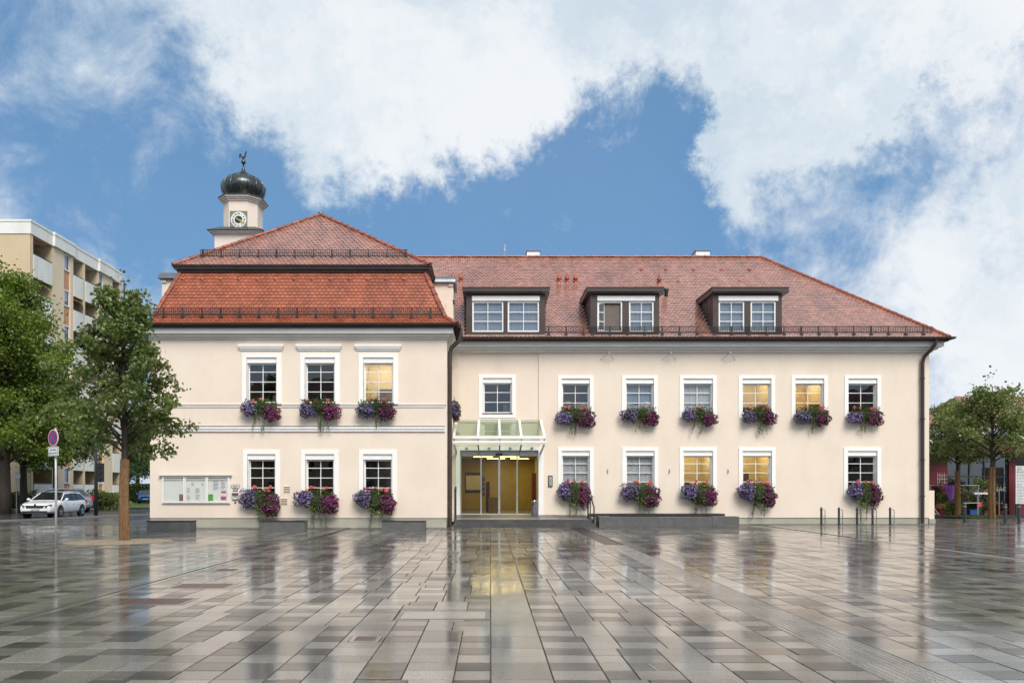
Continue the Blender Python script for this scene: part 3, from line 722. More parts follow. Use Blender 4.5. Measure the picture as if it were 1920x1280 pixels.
# snow guards
def guard(A, B, h, base=.10, step=.074, post=.76, lean=.0):
    b = MB(); A, B = Vector(A), Vector(B); d = (B-A).normalized(); L = (B-A).length; t = .008
    for z in (base, base+h): b.tube([A+Vector((0, 0, z)), B+Vector((0, 0, z))], .016, 4)
    b.tube([A+Vector((0, 0, base+h*.5)), B+Vector((0, 0, base+h*.5))], .010, 4)
    for i in range(int(L/step)+1):
        p = A+d*(i*step); b.box(p.x-.010, p.x+.010, p.y-.006, p.y+.006, p.z+base, p.z+base+h)
    for i in range(int(L/post)+1):
        p = A+d*min(i*post+.1, L); b.box(p.x-.022, p.x+.022, p.y+.012, p.y+.03, p.z-.02, p.z+base+h+.03); b.box(p.x-.06, p.x+.06, p.y-.05, p.y+.12, p.z-.03, p.z+.05)
    return b.build('snow_guard', 'black_metal', hall)
guard((-13.9, 30.86, 8.36), (-1.9, 30.86, 8.36), .26)
guard((-11.98, 31.95, 11.04), (-3.42, 31.95, 11.04), .25)
x1 = XX(1024, 33.95)
for a, c in ((x1, XX(1105, 33.95)), (XX(1106, 33.95), 19.3)): guard((a, 33.80, 8.28), (c, 33.80, 8.28), .24)
# gutters and eave boards
b = MB()
def gutter(b, A, B, r=.085):
    A, B = Vector(A), Vector(B); d = (B-A).normalized(); s = Vector((-d.y, d.x, 0)); n = 8; vs = []
    for p in (A, B):
        for q in (r, r-.014):
            for k in range(n+1):
                t = math.pi + math.pi*k/n; vs.append(p+s*(math.cos(t)*q)+Vector((0, 0, math.sin(t)*q)))
    m = n+1; fs = []
    for k in range(n): fs += [(k, k+1, 2*m+k+1, 2*m+k), (m+k, 3*m+k, 3*m+k+1, m+k+1)]
    fs += [(k, m+k, m+k+1, k+1) for k in range(n)] + [(2*m+k, 2*m+k+1, 3*m+k+1, 3*m+k) for k in range(n)]
    b.add(vs, fs)
gutter(b, (-14.05, 30.46, 8.06), (-1.24, 30.46, 8.06)); gutter(b, (-1.26, 30.44, 8.06), (-1.26, 33.4, 8.06)); b.box(-13.9, -1.42, 30.56, 30.62, 7.90, 8.05)
gutter(b, (-1.2, 33.6, 8.13), (20.12, 33.6, 8.13), .10); b.box(-1.3, 19.9, 33.70, 33.78, 7.97, 8.13); b.box(19.86, 19.94, 33.7, 45.9, 7.97, 8.13)
gutter(b, (20.06, 33.5, 8.13), (20.06, 45.9, 8.13), .10)
b.build('gutter', 'brown_metal', hall)
for pts in ([(-1.22, 31.3, 8.0), (-1.22, 31.3, 7.72), (-1.30, 31.28, 7.5), (-1.58, 31.25, 7.22), (-1.645, 31.25, 7.02), (-1.645, 31.25, .02)],
            [(19.35, 33.65, 8.05), (19.35, 33.68, 7.85), (19.25, 33.85, 7.62), (19.1, 34.12, 7.36), (19.06, 34.17, 7.1), (19.06, 34.17, .02)]):
    b = MB(); b.tube(pts, .075 if pts[0][0] > 0 else .088, 10)
    for z in (6.4, 4.6, 2.8, 1.2): b.tube([(pts[-1][0], pts[-1][1], z), (pts[-1][0], pts[-1][1], z+.05)], .1, 10)
    b.build('downpipe', 'brown_metal', hall, smooth=False)
# dormers of the long roof
for fa, fc, hd, ws, k in DORM:
    x0, x1 = XX(fc[0], YD), XX(fc[1], YD); zt, zb = ZZ(551, YD), 8.22; YI = ES+(zt+.02-8.14)/SL+.05
    holes = [(XX(a, YD), XX(c, YD), ZZ(622, YD), ZZ(565, YD)) for a, c in ws]
    b = MB(); wall_holes(b, x0, x1, zb-.12, zt, YD, holes, .14)
    for xa, xb in ((x0, x0+.07), (x1-.07, x1)):
        b.prism_x([(YD+.001, zb-.12), (YD+.001, zt), (YI, zt), (YD+.15, zb-.0)], xa, xb)
    for q in range(3): yy = YD+.35+q*.45; zz = 8.14+(yy-ES)*SL; b.box(x0-.012, x0, yy, yy+.025, zz, zt); b.box(x1, x1+.012, yy, yy+.025, zz, zt)
    dm = b.build('dormer', 'brown_metal', hall)
    f0, f1 = XX(fa[0], YD), XX(fa[1], YD); b = MB()
    b.prism_x([(YD-.26, zt+.19), (YD-.26, zt+.06), (YD-.16, zt-.01), (YI+.1, zt+.03), (YI+.34, zt+.27)][::-1], f0, f1)
    b.prism_x([(YD-.28, zt+.235), (YD-.28, zt+.195), (YI+.34, zt+.28), (YI+.4, zt+.33)][::-1], f0-.02, f1+.02)
    b.build('dormer_roof', 'brown_metal', dm)
    MB().box(XX(hd[0], YD), XX(hd[1], YD), YD-.03, YD+.06, ZZ(564, YD), ZZ(555, YD)).build('shutter_box', 'white_metal', dm)
    for wi, (a, c, d0, e0) in enumerate(holes):
        e = ZZ(564.5, YD)-.0; yb = YD+.03; f = .065; opened = (k == 1 and wi == 0)
        b = MB(); b.box(a, a+f, yb, yb+.06, d0, e); b.box(c-f, c, yb, yb+.06, d0, e); b.box(a+f, c-f, yb, yb+.06, d0, d0+f); b.box(a+f, c-f, yb, yb+.06, e-f, e)
        gx0, gx1, gz0, gz1 = a+f, c-f, d0+f, e-f; xm = (gx0+gx1)/2; mw = .015; th = (gz1-gz0)/3
        ang = R(-48) if opened else 0
        def sash(x, y):     # turn the open sash inward about its left edge
            if not opened: return (x, y)
            dx, dy = x-gx0, y-yb; return (gx0+dx*math.cos(-ang)*.82-dy*math.sin(-ang), yb+dx*math.sin(-ang)*.25+dy)
        bars = [(xm-mw, xm+mw, gz0, gz1)] + [(gx0, gx1, gz0+th*q-mw, gz0+th*q+mw) for q in (1, 2)]
        if opened: bars += [(gx0, gx0+.05, gz0, gz1), (gx1-.05, gx1, gz0, gz1), (gx0, gx1, gz0, gz0+.05), (gx0, gx1, gz1-.05, gz1)]
        for q, (p0, p1, r0, r1) in enumerate(bars):
            ya = yb+.012+.001*(q % 3); P = [sash(p0, ya), sash(p1, ya), sash(p1, ya+.03), sash(p0, ya+.03)]
            b.prism_z(P, r0, r1)
        b.build('window_frame', 'white_metal', dm)
        for i in range(3):
            for pa, pc in ((gx0, xm-mw), (xm+mw, gx1)):
                P = [sash(pa-.003, yb+.024), sash(pc+.003, yb+.024), sash(pc+.003, yb+.029), sash(pa-.003, yb+.029)]
                MB().prism_z(P, gz0+th*i+mw-.003, gz0+th*(i+1)-mw+.003).build('pane', 'glass_mirror', dm)
        MB().poly([(a, YD+.135, d0), (c, YD+.135, d0), (c, YD+.135, e0), (a, YD+.135, e0)]).build('curtain_or_backing', 'room_dark' if opened else 'curtain_sky_tint', dm)  # behind the open sash a dark sheet stands in for the dim interior
# side dormers of the mansard with barrel zinc roofs
for xa, xb, yc, s in ((-3.6, -1.62, 33.55, 1), (-13.98, -12.0, 32.95, -1)):
    b = MB(); y0, y1 = yc-.0, yc+1.5
    b.box(xa, xb, y0, y1, 8.5, 10.45); b.box(xa if s < 0 else xb-.2, xb if s > 0 else xa+.2, y0-.06, y1+.06, 10.30, 10.44)
    if s > 0: b.box(xb-.32, xb-.02, y0-.03, y0, 8.6, 9.6, 0); b.box(xb-.02, xb+.05, y0-.03, y0+.2, 9.55, 9.72, 1)
    dm = b.build('dormer', ['plaster', 'brown_metal'], hall)
    b = MB(); n = 10; P = [(yc+.75+.92*math.cos(math.pi*k/n), 10.46+.42*math.sin(math.pi*k/n)) for k in range(n+1)]
    b.prism_x(P, xa-.04 if s > 0 else xa-.12, xb+.1 if s > 0 else xb+.04); b.build('dormer_roof', 'zinc', dm)
# little roof vents, pipes, chimneys, aerial
def on_main(px, py):                       # point of the long roof under a picture point
    t = math.tan(0); Y = ES
    k = (PY-py)/F
    Y = (8.14-ES*SL-H)/(k-SL); return XX(px, Y), Y, ZZ(py, Y)
vent = MB().add([(-.085, 0, 0), (.085, 0, 0), (.07, .16, .02), (-.07, .16, .02), (-.075, -.02, .04), (0, -.025, .06), (.075, -.02, .04)],
                [(0, 4, 5), (0, 5, 1), (1, 5, 6), (4, 3, 2, 5), (5, 2, 6), (0, 3, 4), (1, 6, 2)]).mesh('roof_vent', 'ridge_tile')
A, U, V, Nn = frame_of([E1[0], E1[1], E2[1], E2[0]]); mt = Matrix((U, V, Nn)).transposed()
for i in range(13): place('roof_vent', vent, roofw, A+V*(2.06*.86)+U*(.95+i*.752)+Nn*.02, mt)
A2, U2, V2, N2 = frame_of(EA); mt2 = Matrix((U2, V2, N2)).transposed()
for px, py in ((1202, 507), (1248, 507), (1300, 507), (1352, 507), (1405, 507), (1271, 529), (1386, 528), (1500, 620), (1566, 619)):
    place('roof_vent', vent, roofm, Vector(on_main(px, py))+N2*.02, mt2)
pm = MB(); pm.lathe((0, 0, -.25), [(.13, 0), (.13, .2), (.075, .26), (.075, .42), (.12, .43), (.12, .52), (.09, .56), (.05, .68), (.01, .74)], 12)
pme = pm.mesh('vent_pipe', 'ridge_tile', smooth=True)
for px, py in ((1048, 531), (1063, 531), (1079, 531), (849, 528), (864, 530), (1236, 533)): place('vent_pipe', pme, roofm, on_main(px, py))
pk = MB(); pk.lathe((0, 0, -.2), [(.09, 0), (.09, .45), (.13, .46), (.13, .56), (.09, .6)], 12); place('vent_pipe', pk.mesh('vent_pipe', 'anthracite', smooth=True), roofm, on_main(1249, 556))
for px0, px1, py in ((988, 1012, 469.5), (1305, 1331, 469)):
    Y = 40.9; b = MB(); b.box(XX(px0, Y), XX(px1, Y), Y, Y+.7, 12.4, ZZ(py, Y)-.035); b.box(XX(px0-1.5, Y), XX(px1+1.5, Y), Y-.05, Y+.75, ZZ(py, Y)-.035, ZZ(py, Y), 1); b.build('chimney', ['white_trim', 'zinc'], hall)
b = MB(); X = XX(946, 40.2); b.tube([(X, 40.2, 13.2), (X, 40.2, ZZ(464, 40.2))], .02, 6); b.lathe((X, 40.2, ZZ(472, 40.2)), [(.05, 0), (.05, .25), (.07, .27), (.07, .34), (.02, .36)], 10); b.build('aerial', 'galvanised', hall)

# ---- entrance: sliding glass door, lobby, canopy, steps
x0, x1, z0, z1 = DOOR; ya = YB+.14
b = MB(); hz = ZZ(852.5, YB)
b.box(x0, x1, ya-.03, ya+.12, hz, z1-.02); b.box(x0, x0+.05, ya, ya+.06, z0, hz); b.box(x1-.05, x1, ya, ya+.06, z0, hz); b.box(x0+.05, x1-.05, ya, ya+.06, z0, z0+.05)
bars = [XX(902, ya), XX(936, ya), XX(969.5, ya)]
for q, x in enumerate(bars): w = .045 if q == 1 else .03; b.box(x-w, x+w, ya-.01, ya+.07, z0+.05, hz)
for xa, xb in zip([x0+.05]+bars, bars+[x1-.05]): b.box(xa+.04, xb-.04, ya+.005, ya+.05, hz-.05, hz-.002)
door = b.build('sliding_door', 'alu', hall)
for xa, xb in zip([x0+.05]+bars, bars+[x1-.05]): MB().box(xa+.03, xb-.03, ya+.02, ya+.028, z0+.05, hz-.04).build('pane', 'glass_door', door)
MB().box(XX(929.5, ya), XX(942, ya), ya-.09, ya-.03, hz-.01, hz+.07).build('sensor', 'black_plastic', door)
s = MB(); a, c, h = XX(854.4, YB), XX(1018.4, YB), ZZ(837.4, YB); y0, y1 = YB-.09, YB+.004
s.box(a, x0, y0, y1, .38, h); s.box(x1, c, y0, y1, .38, h); s.box(x0, x1, y0, y1, z1, h); s.build('surround', 'white_trim', door)
lob = MB(); P = [(x0-.4, ya+.2, .39), (x1+.4, ya+.2, .39), (x1+.4, ya+10.3, .39), (x0-.4, ya+10.3, .39)]; Q = [(p[0], p[1], 3.25) for p in P]
lob.add(P+Q, [(0, 1, 2, 3)], 1); lob.add(P+Q, [(4, 7, 6, 5), (1, 5, 6, 2), (2, 6, 7, 3), (3, 7, 4, 0)], 0)
lob.box(x0+.1, x0+.95, ya+3.2, ya+3.3, 1.35, 2.35, 2); lob.box(x0+.16, x0+.85, ya+3.16, ya+3.195, 1.5, 2.2, 6)
for q in range(4): lob.box(x0+.96, x0+1.08, ya+3.1, ya+3.2, 1.2+q*.24, 1.40+q*.24, 3+q % 2)
lob.box(XX(915, 38)-.1, XX(915, 38)+.08, ya+3.4, ya+3.6, .4, 1.9, 2); lob.box(x0+1.25, x0+1.75, ya+2.5, ya+2.9, .4, 1.15, 5); lob.box(x1-.15, x1+.05, ya+2.5, ya+2.7, .5, 2.3, 3)
lob.build('room', ['room_olive', 'room_floor', 'furniture_dark', 'book_red', 'book_blue', 'furniture_wood', 'room_cream'], door)
b = MB()
for cx, cy in ((-.4, 36.4), (1.0, 36.4), (.3, 38.6), (1.6, 38.6), (-.4, 40.8), (1.0, 40.8), (.3, 43.2), (1.6, 43.2)): b.poly([(cx-.5, cy-.12, 3.235), (cx-.5, cy+.12, 3.235), (cx+.5, cy+.12, 3.235), (cx+.5, cy-.12, 3.235)])
b.build('ceiling_lamp', 'lamp_lobby', door)
# canopy
cx0, cx1, yf, zf, zw = -1.56, 2.27, 32.0, ZZ(818, 32.0), ZZ(789, YB)
b = MB(); b.box(cx0, cx1, yf-.05, yf+.03, zf-.09, zf+.03); b.box(cx0+.03, cx1-.03, YB-.05, YB+.005, zw-.05, zw+.01)
can = b.build('canopy', 'white_metal', hall)
ribs = [cx0+.05, XX(898, YB), XX(936, YB), XX(975, YB)-.03, cx1-.05]
for x in ribs:
    b = MB(); b.prism_x([(yf, zf-.06), (yf, zf+.03), (YB-.02, zw+.04), (YB-.02, zw-.06)], x-.055, x+.055); b.build('rib', 'white_metal', can)
for xa, xb in zip(ribs[:-1], ribs[1:]):
    MB().add([(xa+.05, yf+.01, zf+.045), (xb-.05, yf+.01, zf+.045), (xb-.05, YB-.03, zw+.055), (xa+.05, YB-.03, zw+.055), (xa+.05, yf+.01, zf+.055), (xb-.05, yf+.01, zf+.055), (xb-.05, YB-.03, zw+.065), (xa+.05, YB-.03, zw+.065)],
             [(0, 3, 2, 1), (4, 5, 6, 7), (0, 1, 5, 4), (1, 2, 6, 5), (2, 3, 7, 6), (3, 0, 4, 7)]).build('pane', 'glass_canopy', can)
b = MB(); b.tube([(cx0-.02, yf+.05, zf-.24), (cx1+.02, yf+.05, zf-.24)], .06, 12); b.tube([(cx0, yf-.01, zf-.31), (cx1, yf-.01, zf-.31)], .014, 6); b.build('rain_pipe', 'white_metal', can, smooth=False)
for x in ribs:
    b = MB(); b.box(x-.03, x+.03, yf+.0, yf+.09, zf-.36, zf-.09); b.prism_x([(yf+.02, zf-.36), (YB-.02, zf-.62), (YB-.02, zf-.50), (yf+.02, zf-.29)], x-.03, x+.03); b.build('bracket', 'galvanised', can)
for k in range(4): x = (ribs[k]+ribs[k+1])/2; b = MB(); b.lathe((x, yf+.6, zf-.52), [(.05, 0), (.06, .04), (.06, .10), (.02, .12)], 10); b.box(x-.012, x+.012, yf+.6, YB, zf-.44, zf-.41); b.build('spotlight', 'galvanised', can)
# steps with grating
b = MB(); sx0, sx1 = -1.5, XX(1116, 31.4)
b.box(sx0, sx1, 31.2, 34.34, -.03, .15); st = b.build('entrance_steps', 'step_stone', hall)
b = MB(); b.prism_x([(31.58, .15), (31.58, .285), (34.36, .405), (34.36, .15)], sx0, sx1-.02); b.build('platform', 'step_stone', st)
b = MB()
for i in range(int((sx1-sx0-.3)/.055)):
    x = sx0+.12+i*.055
    if abs(x-(XX(1009, 32.2))) < .06: continue
    b.add([(x, 31.75, .296), (x+.03, 31.75, .296), (x+.03, 32.35, .322), (x, 32.35, .322), (x, 31.75, .300), (x+.03, 31.75, .300), (x+.03, 32.35, .326), (x, 32.35, .326)], [(4, 5, 6, 7), (0, 1, 5, 4), (1, 2, 6, 5), (3, 0, 4, 7)])
tag(b.build('grating', 'galvanised', st), 'metal grating bars', kind='stuff')
# intercom, vents, brackets, hooks
b = MB(); b.box(XX(1028, YM), XX(1036, YM), YM-.05, YM, ZZ(912, YM), ZZ(891, YM)); b.box(XX(1029.6, YM), XX(1034.4, YM), YM-.056, YM-.05, ZZ(910, YM), ZZ(893, YM), 1)
for k in range(4): b.box(XX(1030.6, YM), XX(1032.6, YM), YM-.062, YM-.056, ZZ(909-k*3.2, YM), ZZ(907.6-k*3.2, YM), 2)
b.build('intercom', ['anthracite', 'galvanised', 'ink'], hall)
for px, py in ((538, 917), (533, 939.5)):
    b = MB(); xa, xb = XX(px-5.5, YW), XX(px+5.5, YW)
    for k in range(4): z = ZZ(py+5-k*3.2, YW); b.box(xa, xb, YW-.012, YW+.002, z-.024, z+.0, 1); b.box(xa-.005, xb+.005, YW-.03, YW+.002, z+.0, z+.03, 0)
    b.build('wall_vent', ['plaster', 'ink'], hall)
for px in (1141, 1257, 1368):
    b = MB(); A = Vector((XX(px, 34.0), 33.9, ZZ(661, 34.0)))
    b.tube([A, (XX(px-16, YM), YM, ZZ(675, YM))], .011, 5); b.tube([A, (XX(px+10, YM), YM, ZZ(675, YM))], .011, 5); b.tube([A, (A.x, YM, A.z+.04)], .011, 5); b.lathe((A.x, A.y, A.z-.06), [(.03, 0), (.035, .03), (.03, .09)], 8)
    b.tube([A, (A.x, A.y, A.z-.75)], .004, 4); b.build('banner_bracket', 'galvanised', hall)
for px in (1139, 1254.5, 1364.5):
    b = MB(); X = XX(px, YM); z = ZZ(883, YM); b.tube([(X, YM, z+.07), (X, YM-.06, z+.07), (X+.01, YM-.07, z), (X, YM-.06, z-.08), (X, YM, z-.08)], .013, 6); b.build('cleat', 'anthracite', hall)

# ================================================================ THINGS AT THE TOWN HALL
# ---- granite benches in front of the corner block
for px0, px1, lab in ((275, 358, 'low granite bench block at the outer corner below the notice case'), (488, 571, 'low granite bench block under the left flower window of the corner block'), (716, 797, 'low granite bench block nearest the glass entrance')):
    Y = 27.7; x0, x1 = XX(px0, Y), XX(px1, Y)
    t = thing('stone_bench', ((x0+x1)/2, Y+.25, 0), lab, 'bench', 'granite bench blocks before the corner block')
    b = MB(); b.box(x0, x1, Y, Y+.5, 0, .355); b.build('base', 'granite', t)
    MB().box(x0-.012, x1+.012, Y-.012, Y+.512, .36, .405).build('seat', 'granite_dark', t)
# ---- long granite ledge right of the steps
t = thing('granite_ledge', (7.2, 31.4, 0), 'long low grey granite ledge with dark seat beside the entrance steps', 'bench')
Y = 31.15; xs = [XX(p, Y) for p in (1123, 1145, 1235, 1336, 1386)]
for i, (a, c) in enumerate(zip(xs[:-1], xs[1:])):
    z = .43 if i in (0, 3) else .405; d = -.06 if i == 0 else 0
    MB().box(a+.004, c-.004, Y+d, Y+.55, 0, z).build('block', 'granite', t)
MB().box(XX(1107, 32.6), XX(1358, 32.6), 32.5, 33.3, .36, .50).build('seat', 'granite_dark', t)
b = MB(); b.box(XX(1120, 32.6), XX(1350, 32.6), 32.6, 33.2, 0, .358); b.build('base', 'step_stone', t)
# ---- hand rails of the steps
def rail(name, x, ys, z0s, h, lab):
    t = thing(name, (x, ys[0], 0), lab, 'railing', 'handrails of the entrance steps')
    for y, z in zip(ys, z0s): MB().box(x-.02, x+.02, y-.012, y+.012, z, z+h-.0).build('post', 'anthracite', t)
    b = MB(); b.box(x-.025, x+.025, ys[0]-.05, ys[-1]+.1, z0s[0]+h-.001, z0s[0]+h+.045); b.build('handrail', 'anthracite', t)
rail('handrail_stand', -1.46, (31.45, 32.0, 32.6), (.15, .28, .3), 1.35, 'dark steel handrail beside the downpipe at the entrance steps')
t = thing('handrail_stand', (XX(1113, 31.5), 31.5, .15), 'dark bent handrail at the open end of the entrance steps', 'railing', 'handrails of the entrance steps')
x = XX(1113.5, 31.5)
b = MB(); b.tube([(x, 31.45, .15), (x, 31.45, .80), (x-.05, 31.75, 1.08), (x-.14, 32.3, 1.10), (x-.14, 32.3, .30)], .03, 8); b.build('handrail', 'anthracite', t, smooth=True)
MB().box(x-.12, x-.08, 31.85, 31.89, .28, 1.05).build('post', 'anthracite', t)
# ---- litter bin at the door
X, Y = XX(1001.5, 33.9), 33.9; z = .385
t = thing('litter_bin', (X, Y, z), 'brushed steel cylindrical litter bin beside the glass door', 'bin')
b = MB(); b.lathe((X, Y, z), [(.125, 0), (.13, .02), (.13, .58), (.135, .60), (.135, .63), (.12, .655), (.05, .665)], 20); b.build('body', 'steel', t, smooth=True, sharp=35)
b = MB(); b.tube([(X-.06, Y-.122, z+.5), (X-.06, Y-.137, z+.5)], .055, 14); b.build('opening', 'ink', t)
# ---- notice case with three glazed doors
x0, x1, z0, z1 = XX(304, 30.9), XX(429, 30.9), ZZ(942, 30.9), ZZ(893, 30.9); Y0, Y1 = YW-.09, YW
t = thing('notice_case', ((x0+x1)/2, YW, z0), 'long white framed notice case with three glazed doors on the corner block', 'notice board')
b = MB(); b.box(x0-.03, x1+.03, Y1-.02, Y1-.001, z0, z1); b.box(x0-.03, x1+.03, Y0+.03, Y1-.02, z0-.04, z0); b.box(x0-.03, x0, Y0+.03, Y1-.02, z0, z1); b.box(x1, x1+.03, Y0+.03, Y1-.02, z0, z1); b.build('case', 'white_metal', t)
MB().prism_x([(Y0-.05, z1+.02), (Y1, z1+.02), (Y1, z1+.075), (Y0-.05, z1+.045)], x0-.14, x1+.10).build('roof', 'galvanised', t)
w = (x1-x0)/3
for i in range(3):
    a, c = x0+i*w+.006, x0+(i+1)*w-.006; f = .045
    b = MB(); b.box(a, a+f, Y0, Y0+.03, z0, z1); b.box(c-f, c, Y0, Y0+.03, z0, z1); b.box(a+f, c-f, Y0, Y0+.03, z0, z0+f); b.box(a+f, c-f, Y0, Y0+.03, z1-f*.8, z1)
    d = b.build('door', 'white_metal', t)
    MB().box(a+f-.003, c-f+.003, Y0+.012, Y0+.016, z0+f-.003, z1-f*.8+.003).build('pane', 'glass_case', d)
    MB().box(a+.01, c-.01, Y1-.035, Y1-.021, z0+.01, z1-.01).build('pinboard', 'board_back', d)
    MB().box(a+f, c-f, Y0+.03, Y0+.04, z1-.15, z1-.13).build('lamp_bar', 'galvanised', d)
def sheet(px0, px1, py0, py1, mat, lines=0, rr=rnd):
    o = MB().box(XX(px0, 30.96), XX(px1, 30.96), Y1-.041, Y1-.037, ZZ(py1, 30.96), ZZ(py0, 30.96)).build('sheet', mat, t)
    if lines:
        b = MB()
        for k in range(lines):
            z = ZZ(py0 + (py1-py0)*(k+.8)/(lines+.8), 30.96); L = rr.uniform(.5, .85)*(px1-px0)
            b.box(XX(px0+1, 30.96), XX(px0+1+L, 30.96), Y1-.0425, Y1-.0415, z-.008, z+.008)
        b.build('print', 'ink' if lines > 5 else 'crate_grey', o)
sheet(336, 343.5, 926, 938.5, 'paper_photo'); sheet(350, 356.5, 913, 925, 'paper', 4); sheet(350, 357, 927, 938, 'paper', 4); sheet(365.5, 375, 914, 925, 'paper', 5); sheet(366, 375, 926, 938, 'paper', 4)
sheet(358, 364, 903, 911, 'paper', 3); sheet(377, 382, 904, 912, 'paper', 2)
sheet(389.5, 399.5, 926, 938.5, 'paper_green', 4); sheet(399, 412, 900, 919, 'paper', 7); sheet(413, 424, 900, 918, 'paper', 6); sheet(414.5, 424, 920, 924, 'paper_pink'); sheet(414, 424, 930, 937, 'paper_pink', 2)
# ---- little plates and letter box right of the notice case
def plate(px0, px1, py0, py1, lab, txt, frame, face, tc='ink', cat='sign', th=.02):
    a, c, e, h = XX(px0, YW), XX(px1, YW), ZZ(py1, YW), ZZ(py0, YW)
    t = thing('wall_plate', ((a+c)/2, YW, e), lab, cat); q = .016
    MB().box(a, c, YW-th, YW-.001, e, h).build('frame', frame, t); MB().box(a+q, c-q, YW-th-.004, YW-th, e+q, h-q).build('face', face, t)
    if txt:
        b = MB(); hh = (h-e)*.17; x = (a+c)/2-(c-a)*.27
        for w_ in txt: b.box(x, x+w_, YW-th-.0065, YW-th-.0045, (e+h)/2-hh, (e+h)/2+hh); x += w_+.016
        b.build('print', tc, t)
    return t
plate(434, 449, 908, 914.5, 'small white lettered plate with brown frame beside the notice case', (.035, .022, .022, .022, .014), 'rust_iron', 'sign_white')
plate(437, 446, 916.3, 920.5, 'small black name plate below the white lettered plate', (), 'ink', 'galvanised')
t = plate(436, 447, 924, 936, 'small letter box with white label below the black name plate', (.02, .02, .03, .02), 'rust_iron', 'sign_white', 'ink', 'letter box', .06)
MB().box(XX(436, YW)-.003, XX(447, YW)+.003, YW-.075, YW-.001, ZZ(928, YW), ZZ(923.6, YW)).build('flap', 'zinc', t)
X, z = XX(441.5, YW), ZZ(941.2, YW); t = thing('door_bell', (X, YW, z), 'tiny round brass bell push under the letter box', 'bell')
MB().tube([(X, YW, z), (X, YW-.03, z)], .042, 16).build('base', 'anthracite', t); MB().tube([(X, YW-.03, z), (X, YW-.045, z)], .018, 12).build('button', 'galvanised', t)
# ---- bicycle stands
for i, px in enumerate((1540, 1573, 1607, 1636, 1669)):
    Y = 33.2; X = XX(px, Y)
    lab = ['slim dark bicycle stand post nearest the granite ledge', 'second dark bicycle stand post from the granite ledge', 'middle dark bicycle stand post of the row of five', 'fourth dark bicycle stand post, before the dark window flowers', 'dark bicycle stand post nearest the corner downpipe'][i]
    t = thing('bicycle_stand', (X, Y, 0), lab, 'bike stand', 'bicycle stands at the long wall')
    b = MB(); b.lathe((X, Y, 0), [(.06, 0), (.06, .02), (.046, .03), (.046, .71), (.035, .75), (.015, .765)], 12); b.build('post', 'anthracite', t, smooth=True, sharp=40)
    b = MB(); b.tube([(X+.03, Y-.1, .66), (X+.10, Y-.12, .64), (X+.11, Y-.12, .58), (X+.105, Y-.12, .05), (X+.03, Y-.08, .05)], .013, 6); b.tube([(X+.04, Y-.09, .38), (X+.105, Y-.12, .38)], .01, 6); b.build('hoop', 'anthracite', t)
    b = MB(); b.tube([(X-.08, Y, .66), (X-.02, Y, .66)], .012, 6); b.build('hook', 'anthracite', t)
# ---- bollards on the far right
for px, py, lab in ((1809, 980, 'dark bollard standing alone between the two small trees'), (1885, 982, 'dark round bollard between tree and white notice panel'), (1910.5, 981, 'dark bollard in front of the white notice panel')):
    Y = F*H/(py-PY); X = XX(px, Y); t = thing('bollard', (X, Y, 0), lab, 'bollard', 'bollards on the market side')
    b = MB(); b.lathe((X, Y, 0), [(.10, 0), (.10, .03), (.065, .05), (.062, .80), (.07, .80), (.07, .86), (.05, .89), (.02, .90)], 14); b.build('post', 'anthracite', t, smooth=True, sharp=40)
    b = MB(); b.lathe((X, Y, .74), [(.066, 0), (.066, .03)], 14); b.build('ring', 'galvanised', t)

